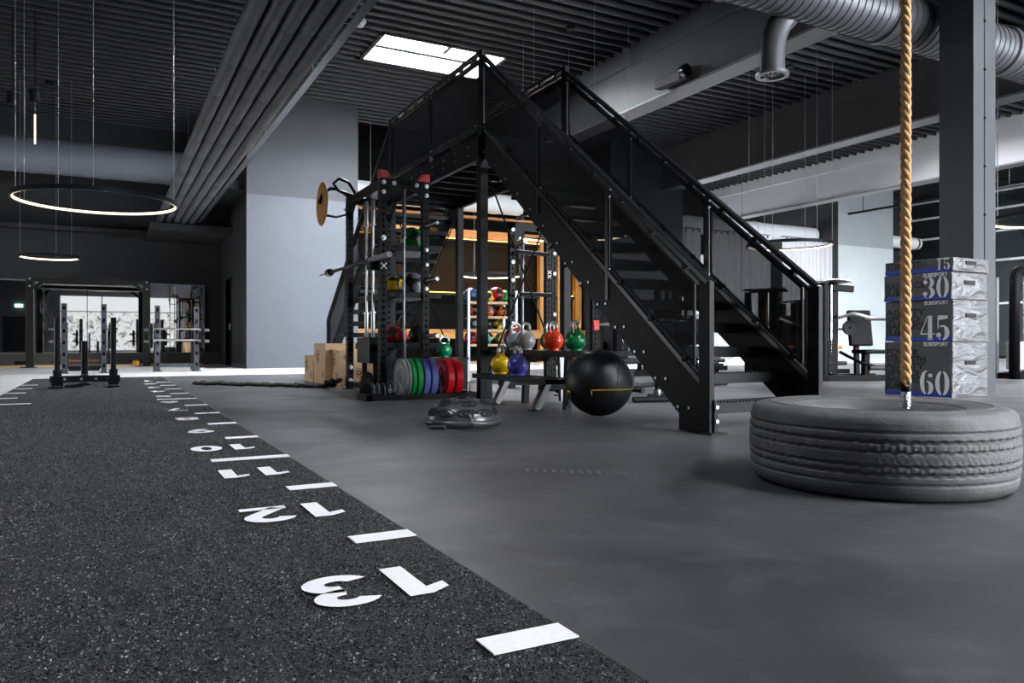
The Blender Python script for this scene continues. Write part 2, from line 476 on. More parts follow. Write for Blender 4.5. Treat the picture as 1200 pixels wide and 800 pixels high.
b = MB(); b.box((5.8, 20.45, .74), (13.5, 20.9, .97)); b.box((5.8, 20.40, .97), (13.5, 20.9, 1.0)); struct('trim_20', b, M['honey'])
M['recess_brown'] = mat('brown_black_wall', (0.030, 0.023, 0.020), 0.7)
b = MB()
b.box((13.6, 24.0, 4.2), (27, 24.2, ZC+.2)); b.box((16.42, 24.0, 0), (17.2, 24.2, 4.2)); b.box((22.6, 24.0, 0), (23.4, 24.2, 4.2)); b.box((26.6, 24.0, 0), (27, 24.2, 4.2))
b.box((17.2, 24.0, 0), (26.6, 24.2, .3))
struct('wall_recess_centre', b, M['recess_brown'])
struct('wall_recess_right', MB().box((26.85, 20.9, 0), (30, 21.1, ZC+.2)), M['wall_dark'])
b = MB(); b.box((17.2, 24.1, .3), (22.6, 24.15, 4.2)); struct('window_2', b, emis('daylight_pane_left', (0.9, 0.95, 1.0), 3.2))
b = MB(); b.box((23.4, 24.1, .3), (26.6, 24.15, 4.2)); struct('window_3', b, emis('daylight_pane_right', (0.95, 0.97, 1.0), 9.0))

# back wall behind the viewer: big filmed shop window, more windows towards the right
b = MB()
WZ = 3.55
b.box((XL, YB-.2, 0), (-2.6, YB, ZC+.2)); b.box((-2.6, YB-.2, 0), (4.55, YB, .08)); b.box((-2.6, YB-.2, WZ), (4.55, YB, ZC+.2))
b.box((4.55, YB-.2, 0), (8.0, YB, ZC+.2)); b.box((8.0, YB-.2, 4.6), (29, YB, ZC+.2)); b.box((8, YB-.2, 0), (29, YB, .5)); b.box((29, YB-.2, 0), (XR+.2, YB, ZC+.2))
for xx in (13.2, 18.4, 23.6): b.box((xx-.1, YB-.2, .5), (xx+.1, YB, 4.6))
struct('wall_back', b, mat('mid_grey_wall', (0.16, 0.165, 0.175), 0.7))
b = MB(); b.box((-2.6, YB-.1, .08), (4.55, YB-.08, 2.57)); b.mi = 1; b.box((-2.6, YB-.1, 2.57), (4.55, YB-.08, WZ)); struct('window_4', b, [frosted_window('filmed_shop_window', .42, 0.04), emis('clear_top_pane', (.95, .97, 1), .44)])
b = MB(); b.mi = 0
for xx in (-2.6, -0.25, 2.15, 4.5): b.box((xx, YB-.12, .08), (xx+.06, YB-.02, WZ))
b.box((-2.6, YB-.12, 2.55), (4.55, YB-.02, 2.6)); struct('trim_2', b, M['wall_hi'])
b = MB(); b.box((8.0, YB-.1, .5), (29, YB-.08, 4.6)); struct('window_5', b, emis('overcast_daylight', (0.90, 0.95, 1.0), 15.0))
b = MB()
for i in range(24): b.box((4.75+.065*i, YB, 0), (4.75+.065*i+.04, YB+.05, 3.9))
struct('wall_slatted', b, M['slat'])
b = MB(); b.box((-5.6, YB, 0), (-4.0, YB+.04, 2.2)); b.mi = 1; b.box((-4.18, YB+.04, 1.0), (-4.1, YB+.09, 1.12)); struct('door_1', b, [M['wall_dark'], M['steel']])

# right side: dark glazed facade with pale horizontal mullions
M['dark_glass'] = mat('dark_tinted_glass', (0.012, 0.017, 0.019), 0.08, spec=0.6)
b = MB(); b.box((XR, YB, 0), (XR+.2, YF, ZC+.2)); struct('wall_right', b, M['wall_dark'])
b = MB(); b.box((XR-.05, YB+.3, 0.1), (XR, 20.8, 6.6)); b.mi = 1
for z, t in ((6.38, .09), (5.70, .08), (4.85, .08), (3.74, .09), (2.1, .08)): b.box((XR-.12, YB+.3, z-t/2), (XR-.04, 20.8, z+t/2))
for yy in range(-8, 21, 3): b.box((XR-.09, yy, .1), (XR-.04, yy+.06, 6.6))
b.mi = 2; b.box((XR-.07, YB+.3, 4.9), (XR-.045, 14.5, 5.65))
struct('window_6', b, [M['dark_glass'], M['white'], M['column']])

M['flange'] = mat('grey_beam_flange', (0.20, 0.20, 0.21), .5)
# ---- beams across the hall (run along y)
def beam(x, m, y0=-8.3, y1=20.9):
    b = MB()
    b.box((x, y0, 5.47), (x+.34, y1, ZC+.16))
    b.mi = 1; b.box((x-.07, y0, 5.42), (x+.41, y1, 5.47)); b.mi = 0
    b.box((x-.05, y0, 6.36), (x, y1, ZC+.16))
    return struct('beam', b, [m, M['flange']], bevel=.008)
beam(9.62, M['beam'], y1=24)
beam(15.6, mat('dark_painted_beam', (0.028, 0.028, 0.030), .6), y1=19.22)
beam(21.6, mat('daylit_beam', (0.55, 0.55, 0.57), 0.55), y1=24)  # daylight on this beam is put into its lighter base colour

# ---- column: steel H section
b = MB()
b.box((9.70, 5.83, 0), (9.745, 6.27, 6.7)); b.box((10.13, 5.83, 0), (10.175, 6.27, 6.7))
b.box((9.745, 6.0, 0), (10.13, 6.1, 6.7))
b.mi = 1
b.box((9.70, 5.82, 0), (9.925, 5.83, 6.7)); b.box((9.945, 5.82, 0), (10.175, 5.83, 6.7))
b.mi = 2; b.box((9.93, 5.84, 0), (9.94, 5.9, 6.7))
for k in range(10): b.box((9.915, 5.812, .4+.62*k), (9.955, 5.84, .425+.62*k))
struct('column', b, [M['column'], mat('column_cladding', (0.034, 0.037, 0.043), 0.5, spec=.3), M['hole']])

# ---- amber lit recess wall under the stairs
b = MB()
b.box((5.8, 20.68, 3.72), (13.5, 20.9, 3.96)); b.box((5.8, 20.72, 4.33), (13.5, 20.9, 4.40))
struct('trim_3', b, M['honey'])
b = MB(); b.box((5.8, 20.62, 2.0), (13.5, 20.9, 2.08)); b.mi = 1; b.box((5.85, 20.70, 2.08), (13.45, 20.74, 2.10)); b.box((5.85, 20.60, 3.66), (13.45, 20.64, 3.68)); b.mi = 0
b.box((5.85, 20.59, 3.60), (13.45, 20.66, 3.66))
struct('trim_4', b, [M['black'], emis('amber_led_strip', (1.0, 0.50, 0.10), 4.5)])
b = MB(); b.box((5.74, 20.88, 2.08), (13.58, 20.9, 3.6)); struct('wall_panelled', b, mat('brown_panelled_wall', (0.013, 0.0075, 0.0035), 0.7, spec=.05))
b = MB()
for x in (11.9, 12.55, 13.2): b.box((x, 20.55, .0), (x+.22, 20.75, 3.9))
struct('trim_5', b, M['honey'])
# left side passage: recessed door and ledge on the pier's flank
b = MB(); b.box((2.955, 21.6, 0), (2.98, 22.6, 2.35)); b.mi = 1; b.box((2.945, 21.55, 0), (2.98, 21.6, 2.4)); b.box((2.945, 22.6, 0), (2.98, 22.65, 2.4)); b.box((2.945, 21.55, 2.35), (2.98, 22.65, 2.4))
b.mi = 2; b.cbox((2.94, 21.72, 1.05), (.04, .05, .16))
struct('door_2', b, [M['hole'], M['wall_dark'], M['steel']])
struct('baseboard_left', MB().box((2.955, 19.3, 0), (2.98, 21.5, .09)), M['wall_lo'])
b = MB(); b.box((1.0, 21.45, 3.50), (2.98, 24, 3.68)); b.box((2.6, 19.6, 4.36), (2.98, 24, 4.58)); b.box((-6, 23.5, 3.62), (1.0, 24, 3.72)); struct('ceiling_soffit', b, M['wall_dark'])
# plinth under the mirror
b = MB(); b.box((-6, 23.9, 0), (2.96, 24, .33)); struct('baseboard_front', b, mat('dark_olive_plinth', (0.045, 0.045, 0.04), 0.6))

# mirror in panes
t = thing('wall_mirror', 'long wall mirror in joined panes reflecting the bright windows behind the lifting rig', 'mirror', (-1.5, 23.95, .34))
M['mirror'] = mat('mirror_glass', (0.86, 0.88, 0.88), 0.015, 1.0)
edges = [-6.0, -4.6, -3.2, -1.83, -0.45, 0.95, 1.62, 2.52]
for i in range(7):
    MB().box((edges[i]+.008, 23.93, .34), (edges[i+1]-.008, 23.96, 2.26)).build('pane', M['mirror'], t)
b = MB(); b.box((-6, 23.92, 2.26), (2.54, 23.97, 2.30)); b.box((2.52, 23.92, .33), (2.55, 23.97, 2.30)); b.box((-6, 23.92, .31), (2.54, 23.97, .34))
b.build('frame', M['dsteel'], t)

# ================================================================== DUCTS AND CEILING SERVICES
def spiral_duct(name, label, x0, x1, y, z, r, m, seams=.13, ends=()):
    t = thing(name, label, 'air duct', ((x0+x1)/2, y, z-r))
    b = MB(); x = x0; prof = []
    while x+seams <= x1:
        prof += [(r, x), (r, x+seams*.80), (r+.012, x+seams*.86), (r+.012, x+seams*.94)]
        x += seams
    prof.append((r, x1))
    b.lathe(prof, (0, y, z), 'x', 40)
    b.build('duct_shell', m, t, smooth=True)
    if name == 'round_duct':
        for x in (x0+.6, (x0+x1)/2, x1-.6): MB().tube((x, y, z+r-.005), (x, y, ZC+.03), .008, 6).build('hanger_rod', M['dsteel'], t)
    for e in ends:
        MB().lathe([(r+.02, -.05), (r+.035, -.04), (r+.035, .04), (r+.02, .05)], (e, y, z), 'x', 40, True).build('joint_band', m, t, smooth=True)
    return t
d = SD = spiral_duct('spiral_duct', 'large grey spiral-seam air duct with spoked drop outlet, crossing behind the rope', -5.5, 29.8, 6.76, 5.03, .335, M['duct'], .125, (9.2, 11.9, 6.4))
for x in (4.5, 8.2, 11.4, 15):
    MB().tube((x, 6.76, 5.36), (x, 6.76, 6.72), .008).build('hanger_rod', M['zinc'], d)
d = spiral_duct('round_duct', 'pale round air duct above the amber-lit wall under the staircase', 5.78, 13.55, 20.25, 4.72, .29, M['white_duct'], 1.5, (9, 12))
d = spiral_duct('round_duct', 'pale round air duct running above the curtains between two piers', 16.45, 23.7, 20.3, 4.66, .29, M['white_duct'], 1.5, (18.5, 20.6))
d = spiral_duct('round_duct', 'dark blue-grey air duct across the far left wall above the mirror', -5.9, 2.5, 21.6, 5.12, .42, mat('blue_grey_duct', (0.13, 0.145, 0.175), .5), 1.5)
t = thing('round_duct', 'short white capped duct end sticking out beside the right-hand pale pier', 'air duct', (28, 19.9, 4.3))
MB().lathe([(0, 26.80), (.24, 26.80), (.24, 29.25), (0.24, 29.32), (.2, 29.34), (0, 29.34)], (0, 19.9, 4.64), 'x', 32).build('duct_shell', M['white'], t, smooth=True)
MB().lathe([(.245, 29.1), (.265, 29.1), (.265, 29.18), (.245, 29.18)], (0, 19.9, 4.64), 'x', 32, True).build('joint_band', M['dsteel'], t, smooth=True)

# bundle of five insulated pipes, left
for k in range(5):
    x = 1.24+.185*k
    b = MB(); z = 3.80
    prof = []
    yy = -3.0
    while yy < 21.6:
        prof += [(.088, yy), (.088, yy+1.18), (.0855, yy+1.19), (.0855, yy+1.2)]; yy += 1.2
    b.lathe(prof, (x, 0, z), 'y', 20)
    o = b.build('insulated_pipe', M['pipe_bundle'], smooth=True)
    lab = ['leftmost of the five long grey ceiling pipes on the left', 'second from left of the five long grey ceiling pipes', 'middle one of the five long grey ceiling pipes', 'fourth from left of the five long grey ceiling pipes', 'rightmost of the five long grey ceiling pipes on the left'][k]
    tag(o, lab, 'pipe', 'five grey insulated pipes under the ceiling')
t = thing('cable_tray', 'thin dark cable tray running along the right edge of the pipe bundle', 'cable tray', (2.13, 9, 3.72))
b = MB(); b.box((2.095, -3, 3.74), (2.18, 21.4, 3.752)); b.box((2.175, -3, 3.74), (2.182, 21.4, 3.80)); b.build('tray', M['dsteel'], t)
for yy in (3, 6, 9, 12, 15, 18):
    MB().tube((2.14, yy, 3.75), (2.14, yy, 6.72), .006, 6).build('hanger_rod', M['dsteel'], t)
# air outlet dropping from the spiral duct
t = SD
b = MB()
b.path([(7.86, 6.85, 5.02), (7.74, 6.97, 4.86), (7.60, 7.03, 4.70), (7.52, 7.05, 4.52), (7.49, 7.05, 4.32), (7.49, 7.05, 4.06)], .155, 24)
b.build('outlet_elbow', M['duct'], t, smooth=True)
MB().lathe([(.15, 4.02), (.205, 4.02), (.205, 4.06), (.15, 4.06)], (7.49, 7.05, 0), 'z', 32, True).build('outlet_rim', M['dsteel'], t, smooth=True)
b = MB()
for k in range(8):
    a = k*PI/4
    b.bar((7.49, 7.05, 4.045), (7.49+.155*math.cos(a), 7.05+.155*math.sin(a), 4.045), .016, .02)
b.lathe([(0, 4.03), (.035, 4.03), (.035, 4.06), (0, 4.06)], (7.49, 7.05, 0), 'z', 16)
b.build('spoke_grille', M['dsteel'], t)
# dark projector / camera body on the beam
t = thing('security_camera', 'black box camera bracketed to the flange of the grey beam', 'camera', (9.4, 11.3, 5.5))
MB().bar((9.44, 11.78, 5.60), (9.44, 11.05, 5.58), .16, .17).build('housing', M['rubber'], t, bevel=.015)
MB().tube((9.44, 11.05, 5.64), (9.44, 10.92, 5.64), .12, 20).build('lens_shroud', M['gloss_black'], t, smooth=True)
MB().box((9.42, 10.95, 5.49), (9.60, 11.4, 5.52)).build('bracket', M['black'], t)
t = thing('smoke_detector', 'small white round smoke detector on the deck beside the cable tray', 'smoke detector', (4.23, 14.11, 6.58))
MB().lathe([(0, 6.58), (.06, 6.585), (.085, 6.62), (.10, 6.66), (.10, 6.72)], (4.23, 14.11, 0), 'z', 24).build('sensor_head', M['white'], t, smooth=True)
MB().lathe([(.10, 6.66), (.125, 6.665), (.125, 6.72), (.10, 6.72)], (4.23, 14.11, 0), 'z', 24, True).build('base_ring', M['white'], t, smooth=True)

t = thing('cable_tray', 'dark narrow cable tray hanging in front of the pale right-hand pier', 'cable tray', (24.3, 15, 5.3))
MB().box((24.24, 9, 5.34), (24.40, 19.18, 5.40)).build('tray', M['black'], t)
for yy in (10.5, 13.5, 16.5, 18.6): MB().tube((24.32, yy, 5.4), (24.32, yy, 6.72), .012, 6).build('hanger_rod', M['black'], t)
t = thing('tread_print', 'faint pale tyre tread print on the dark floor left of the tyre', 'floor mark', (2.0, 3.15, .0005))
b = MB()
for i in range(13):
    x, y = 1.86+.034*i, 3.36-.030*i
    for dx, dy in ((0, 0), (.018, .028), (.03, .06)):
        b.prism([(0, 0), (.022, .004), (.03, .014), (.006, .012)], (x+dx, y+dy, .0003), (1, 0, 0), (0, 1, 0), (0, 0, .0008))
b.build('print_marks', mat('pale_scuff', (.125, .125, .13), .8), t)['kind'] = 'stuff'
# ================================================================== BRIDGE STAIRCASE
SX0, SX1 = 3.75, 4.85
SF, ST, SU = 4.15, 7.78, 10.88          # foot, near top, far top
stair = thing('bridge_staircase', 'black steel double staircase with raised platform and perforated side panels', 'staircase', (4.3, 7.78, 0))
def mir(y, far):                        # far flight mirrors the near one
    return (ST+SU-y) if far else y
def hz(y): return 1.10+.764*(y-SF)*1.0   # top of handrail along the flight
def sz(y): return .30+.764*(y-SF)        # stringer top line
for far in (0, 1):
    for sx, side in ((SX0, -1), (SX1, 1)):
        # stringer plate
        b = MB()
        poly = [(4.12, 0.0), (4.42, 0.0), (4.42, .12), (7.42, 2.47), (7.42+.3, 2.70), (7.86, 2.70), (7.86, 3.02), (7.74, 3.02), (4.12, sz(4.12))]
        poly = [(mir(y, far), z) for y, z in poly]
        b.prism(poly, (sx-.008, 0, 0), (0, 1, 0), (0, 0, 1), (.016, 0, 0))
        st = b.build('stringer', M['stair'], stair)
        # bolts holding the treads: single parts where they show, one stuff part elsewhere
        show = (not far) and side == -1
        b = MB()
        for k in range(1, 15):
            yk = SF+.10+.262*(k-1)
            for dy in (.05, .17):
                z = .2*k-.03
                if show: b = MB()
                b.tube((sx-.008-.012, mir(yk+dy, far), z), (sx+.02, mir(yk+dy, far), z), .011, 8)
                if show: b.build('bolt', M['zinc'], st)
        if not show: b.build('bolt_row', M['zinc'], st)['kind'] = 'stuff'
        # foot post + bracket
        MB().box((sx-.025, mir(4.08, far), 0), (sx+.025, mir(4.19, far), hz(4.13)-.01)).build('newel_post', M['stair'], stair, bevel=.006)
        b = MB(); b.box((sx+.01, mir(4.065, far), .0), (sx+.04, mir(4.079, far), .24)); b.box((sx-.06, mir(4.02, far), 0), (sx+.09, mir(4.26, far), .012))
        b.mi = 1
        for z in (.09, .19): b.tube((sx+.025, mir(4.05, far), z), (sx+.025, mir(4.068, far), z), .014, 10)
        b.build('foot_bracket', [M['stair'], M['zinc']], stair)
        # handrail along the flight
        b = MB(); b.bar((sx, mir(4.10, far), hz(4.10)), (sx, mir(7.80, far), hz(7.80)), .055, .04)
        b.build('handrail', M['rail'], stair, bevel=.006)
        b = MB(); b.bar((sx, mir(4.18, far), hz(4.18)-.075), (sx, mir(7.74, far), hz(7.74)-.075), .03, .025)
        b.build('clip_rail', M['rail'], stair)
        b = MB(); b.bar((sx, mir(4.18, far), sz(4.18)+.04), (sx, mir(7.74, far), sz(7.74)+.04), .045, .045)
        b.build('bottom_rail', M['rail'], stair, bevel=.005)
        # balusters and clips
        for yb in (5.33, 6.50):
            MB().box((sx-.02, mir(yb-.02, far), sz(yb)-.20), (sx+.02, mir(yb+.02, far), hz(yb)-.02)).build('baluster', M['rail'], stair)
        b = MB()
        for k in range(9):
            yb = 4.35+.40*k
            for zz in (hz(yb)-.05, sz(yb)+.075):
                if not far: b = MB()
                b.cbox((sx, mir(yb, far), zz), (.045, .045, .05))
                if not far: b.build('panel_clip', M['stair'], stair)
        if far: b.build('clip_row', M['stair'], stair)['kind'] = 'stuff'
        # perforated infill, three sheets
        for y0, y1 in ((4.26, 5.29), (5.37, 6.46), (6.54, 7.70)):
            b = MB()
            P = [(y0, sz(y0)+.095), (y1, sz(y1)+.095), (y1, hz(y1)-.11), (y0, hz(y0)-.11)]
            b.prism([(mir(y, far), z) for y, z in P], (sx-.002, 0, 0), (0, 1, 0), (0, 0, 1), (.004, 0, 0))
            b.build('infill_panel', M['perf'], stair)
            b = MB()
            for i in range(4):
                a = P[i]; c = P[(i+1) % 4]
                b.bar((sx, mir(a[0], far), a[1]), (sx, mir(c[0], far), c[1]), .012, .022)
            b.build('panel_frame', M['stair'], stair)
    # treads with serrated nosing
    for k in range(1, 15):
        y0 = SF+.06+.262*(k-1); z = .2*k
        b = MB()
        b.box((SX0+.012, mir(y0, far), z-.075), (SX1-.012, mir(y0+.012, far), z))
        b.box((SX0+.012, mir(y0+.27, far), z-.06), (SX1-.012, mir(y0+.278, far), z))
        for j in range(9):
            yy = y0+.035+.028*j
            b.box((SX0+.012, mir(yy, far), z-.022), (SX1-.012, mir(yy+.004, far), z-.001))
        b.box((SX0+.012, mir(y0, far), z-.03), (SX0+.018, mir(y0+.278, far), z)); b.box((SX1-.018, mir(y0, far), z-.03), (SX1-.012, mir(y0+.278, far), z))
        for j in range(34):
            xx = SX0+.03+.031*j
            b.box((xx, mir(y0+.002, far), z), (xx+.017, mir(y0+.028, far), z+.011))
            if j % 2 == 0: b.box((xx, mir(y0+.03, far), z-.02), (xx+.004, mir(y0+.27, far), z-.002))
        b.build('tread', M['stair'], stair)
# platform
b = MB()
for sx in (SX0, SX1):
    b.box((sx-.03, ST-.05, 2.71), (sx+.03, SU+.05, 2.98))
b.box((SX0, ST-.05, 2.78), (SX1, ST, 2.98)); b.box((SX0, SU, 2.78), (SX1, SU+.05, 2.98))
b.build('platform_frame', M['stair'], stair)
b = MB()
for j in range(100): b.box((SX0+.03, ST+.03*j+.02, 2.965), (SX1-.03, ST+.03*j+.024, 2.995))
for j in range(12): b.box((SX0+.03+.09*j, ST, 2.97), (SX0+.034+.09*j, SU, 2.99))
b.build('platform_grating', M['stair'], stair)
for j in range(8):
    MB().box((SX0+.03, ST+.28+.37*j, 2.80), (SX1-.03, ST+.33+.37*j, 2.965)).build('joist', M['stair'], stair)
for j in range(8):
    for z in (2.80, 2.90): MB().tube((SX0-.042, ST+.3+.37*j, z), (SX0-.02, ST+.3+.37*j, z), .012, 8).build('bolt', M['zinc'], stair)
for px, py in ((SX0, ST), (SX1, ST), (SX0, SU), (SX1, SU)):
    MB().box((px-.05, py-.05, 0), (px+.05, py+.05, 2.72)).build('post', M['stair'], stair, bevel=.006)
    b = MB(); b.box((px-.10, py-.10, 0), (px+.10, py+.10, .012)); b.build('post_plate', M['stair'], stair)
for sx in (SX0, SX1):
    MB().bar((sx, ST-.02, 3.92), (sx, SU+.02, 3.92), .055, .04).build('handrail', M['rail'], stair, bevel=.006)
    MB().bar((sx, ST, 3.845), (sx, SU, 3.845), .03, .025).build('clip_rail', M['rail'], stair)
    MB().bar((sx, ST, 3.08), (sx, SU, 3.08), .045, .045).build('bottom_rail', M['rail'], stair)
    for yb in (ST, SU):
        MB().box((sx-.03, yb-.045, 2.6), (sx+.03, yb+.045, 3.93)).build('newel_post', M['rail'], stair, bevel=.005)
    MB().box((sx-.02, 9.31, 2.95), (sx+.02, 9.36, 3.9)).build('baluster', M['rail'], stair)
    for y0, y1 in ((ST+.05, 9.29), (9.38, SU-.05)):
        MB().box((sx-.002, y0, 3.14), (sx+.002, y1, 3.81)).build('infill_panel', M['perf'], stair)
        b = MB()
        for a, c in (((y0, 3.14), (y1, 3.14)), ((y1, 3.14), (y1, 3.81)), ((y1, 3.81), (y0, 3.81)), ((y0, 3.81), (y0, 3.14))):
            b.bar((sx, a[0], a[1]), (sx, c[0], c[1]), .012, .022)
        b.build('panel_frame', M['stair'], stair)
    for k in range(8):
        for zz in (3.875, 3.115): MB().cbox((sx, ST+.2+.38*k, zz), (.045, .045, .05)).build('panel_clip', M['stair'], stair)
# cross bracing rods between the posts
for yy in (ST, SU):
    for p0, p1 in (((SX0, yy, 2.7), (SX1, yy, .12)), ((SX1, yy, 2.7), (SX0, yy, .12))):
        MB().tube(p0, p1, .011, 8).build('brace_rod', M['stair'], stair)
# ================================================================== TURF LANE
turf = thing('turf_lane', 'long charcoal artificial turf lane with white distance marks numbered up to 13', 'turf', (-.11, 7, 0))
MB().box((-1.105, -1.2, 0.0), (.905, 15.45, .008)).build('turf_backing', M['turf'], turf)
def fibres():
    """short upright fibres of the pile, denser where the lane is near"""
    rnd = random.Random(11); V = []; F = []
    for y0, y1, den in ((.6, 2.2, 26000), (2.2, 3.6, 15000), (3.6, 5.4, 8000), (5.4, 8.0, 4200), (8.0, 15.4, 1300)):
        for _ in range(int(den*(y1-y0)*2.0)):
            x = -1.10+2.0*rnd.random(); y = y0+(y1-y0)*rnd.random(); a = rnd.random()*6.283
            w = .0016*(1+.12*y); h = .0118-.004*rnd.random()
            if y > 6: w *= 1.3
            lx, ly = (rnd.random()-.5)*.008, (rnd.random()-.5)*.008
            ca, sa_ = math.cos(a)*w, math.sin(a)*w; k = len(V)
            V += [(x-ca, y-sa_, .006), (x+ca, y+sa_, .006), (x+ca*.8+lx, y+sa_*.8+ly, h), (x-ca*.8+lx, y-sa_*.8+ly, h)]
            F.append((k, k+1, k+2, k+3))
    off = turf.location
    me = bpy.data.meshes.new('turf_pile'); me.from_pydata([(v[0]-off.x, v[1]-off.y, v[2]-off.z) for v in V], [], F)
    me.materials.append(M['fibre']); o = bpy.data.objects.new('turf_pile', me); COL.objects.link(o); o.parent = turf; o['kind'] = 'stuff'
fibres()
TZ = .0125
DIG = {}
def stroke(pts, w):          # thick polyline as quads
    out = []
    n = len(pts); L = []; R = []
    for i in range(n):
        a = vec((*pts[max(i-1, 0)], 0)); c = vec((*pts[min(i+1, n-1)], 0)); d = (c-a).normalized()
        L.append((pts[i][0]-d.y*w/2, pts[i][1]+d.x*w/2)); R.append((pts[i][0]+d.y*w/2, pts[i][1]-d.x*w/2))
    for i in range(n-1): out.append([L[i], L[i+1], R[i+1], R[i]])
    return out
def ann(cx, cy, rx, ry, ix, iy, a0, a1, n=16):
    o, i = arc(cx, cy, rx, ry, a0, a1, n), arc(cx, cy, ix, iy, a0, a1, n)
    return [[o[k], o[k+1], i[k+1], i[k]] for k in range(n)]
def digit(c):
    W = .21
    if c == '0': return [[o, o2, i2, i] for o, o2, i, i2 in zip(arc(.3, .5, .3, .5, 0, 360, 28)[:-1], arc(.3, .5, .3, .5, 0, 360, 28)[1:], arc(.3, .5, .10, .30, 0, 360, 28)[:-1], arc(.3, .5, .10, .30, 0, 360, 28)[1:])]
    if c == '1': return [[(.22, 0), (.44, 0), (.44, 1), (.22, 1)], [(.22, 1), (.03, .86), (.03, .68), (.22, .78)]]
    if c == '2': return stroke(arc(.3, .70, .21, .21, 170, -40, 14)+[(.12, .10)], W)+[[(.02, 0), (.60, 0), (.60, .18), (.02, .18)]]
    if c == '3': return ann(.28, .735, .29, .265, .10, .075, -95, 158)+ann(.28, .285, .31, .285, .11, .085, -160, 95)
    if c == '4': return [[(.34, 0), (.52, 0), (.52, 1), (.34, 1)], [(.0, .2), (.62, .2), (.62, .37), (.0, .37)], [(.0, .37), (.18, .37), (.40, 1), (.30, 1)]]
    if c == '5': return [[(.06, .83), (.56, .83), (.56, 1), (.06, 1)], [(.06, .5), (.24, .5), (.24, 1), (.06, 1)]]+stroke(arc(.28, .31, .21, .22, 115, -160, 16), W)
    if c == '6': return stroke(arc(.3, .3, .2, .21, 0, 360, 20), W)+stroke([(.11, .32), (.16, .62), (.28, .82), (.46, .94)], W)
    if c == '7': return [[(.02, .83), (.6, .83), (.6, 1), (.02, 1)], [(.18, 0), (.38, 0), (.6, .84), (.40, .84)]]
    if c == '8': return stroke(arc(.3, .73, .19, .18, 0, 360, 20), W)+stroke(arc(.3, .28, .21, .2, 0, 360, 20), W)
    if c == '9': return stroke(arc(.3, .7, .2, .21, 0, 360, 20), W)+stroke([(.49, .68), (.44, .38), (.32, .18), (.14, .06)], W)
def flat(polys, o, u, v, name, m, parent, h=.002):
    b = MB(); u = vec(u); v = vec(v); n = u.cross(v).normalized()
    for p in polys:
        pp = p
        A = [b.bm.verts.new(vec(o)+u*x+v*y+n*h) for x, y in pp]
        b._f(A)
    o_ = b.build(name, m, parent)
    return o_
Y13 = 1.437; STEP = .978
for k in range(1, 14):
    yk = Y13+STEP*(13-k)
    for side in (1, -1):
        xo = .903 if side == 1 else -1.085
        ln = .405 if k % 5 == 0 else .205
        MB().box((xo, yk-.044, TZ-.001), (xo-side*ln, yk+.044, TZ+.002)).build('distance_mark', M['mark'], turf)
    s = str(k)
    for i, c in enumerate(s):      # digits stand upside down to the viewer: read from the far end
        x0 = (.80 if len(s) == 2 else .68)-i*.185
        flat(digit(c), (x0, yk+.625, TZ), (-.29, 0, 0), (0, -.255, 0), 'numeral', M['mark'], turf)
# ================================================================== TYRE
M['tyre'] = mat('worn_tyre_rubber', (0.100, 0.099, 0.102), 0.62, var=0.28, vscale=9, bump=0.25, bscale=70)
TX, TY, TR, TH = 3.20, 2.374, .572, .362
t = thing('truck_tyre', 'large worn grey truck tyre lying flat beneath the hanging rope', 'tyre', (TX, TY, 0))
def tyre_r(th, z):
    """radius of the outer face at height z with ribs, zig-zag grooves and sipes"""
    c = (z-TH/2)/(TH/2)
    r = TR-.016*c*c
    for g, w, amp, dp in ((.245, .0045, .002, .013), (.115, .0045, .002, .013), (.205, .0035, .0022, .011), (.148, .0035, .0022, .011), (.283, .003, .0005, .008), (.075, .003, .0005, .008)):
        zc = g+amp*(1 if math.sin(th*66) > 0 else -1)*min(1, abs(math.sin(th*66))*3)
        d = abs(z-zc)
        if d < w: r -= dp
        elif d < w*2: r -= dp*(2-d/w)
    if .152 < z < .201 or .118 < z < .146 or .208 < z < .243:
        ph = (th*66/PI+((z-.175)*22 if .15 < z < .205 else 0)) % 1.0
        if ph < .12: r -= .003
    return r
b = MB()
zs = [.045+(.272)*j/64 for j in range(65)]
b.grid(lambda u, v: vec((TX+tyre_r(2*PI*u, .045+.272*v)*math.cos(2*PI*u), TY+tyre_r(2*PI*u, .045+.272*v)*math.sin(2*PI*u), .045+.272*v)), 528, 64, True)
b.build('tread', M['tyre'], t, smooth='all')
up_ = [(TR-.010, .3165), (TR-.014, .332), (TR-.024, .346), (TR-.044, .3565), (TR-.075, .3615), (TR-.13, .362), (TR-.19, .353), (TR-.235, .335), (TR-.262, .318), (TR-.275, .300), (TR-.272, .285)]
lo_ = [(r, TH-z) for r, z in up_]
MB().lathe(up_, (TX, TY, 0), 'z', 96).build('sidewall', M['tyre'], t, smooth='all')
MB().lathe(lo_, (TX, TY, 0), 'z', 96).build('sidewall', M['tyre'], t, smooth='all')
MB().lathe([(TR-.272, .285), (TR-.20, .27), (TR-.06, .22), (TR-.045, TH/2), (TR-.06, .14), (TR-.20, .09), (TR-.272, TH-.285)], (TX, TY, 0), 'z', 64).build('inner_liner', M['rubber'], t, smooth='all')
b = MB()
for rr, z in ((TR-.100, .3628), (TR-.205, .349)):
    b.lathe([(rr-.004, z-.004), (rr, z+.003), (rr+.004, z-.004)], (TX, TY, 0), 'z', 96)
b.build('moulded_ring', M['tyre'], t, smooth='all')

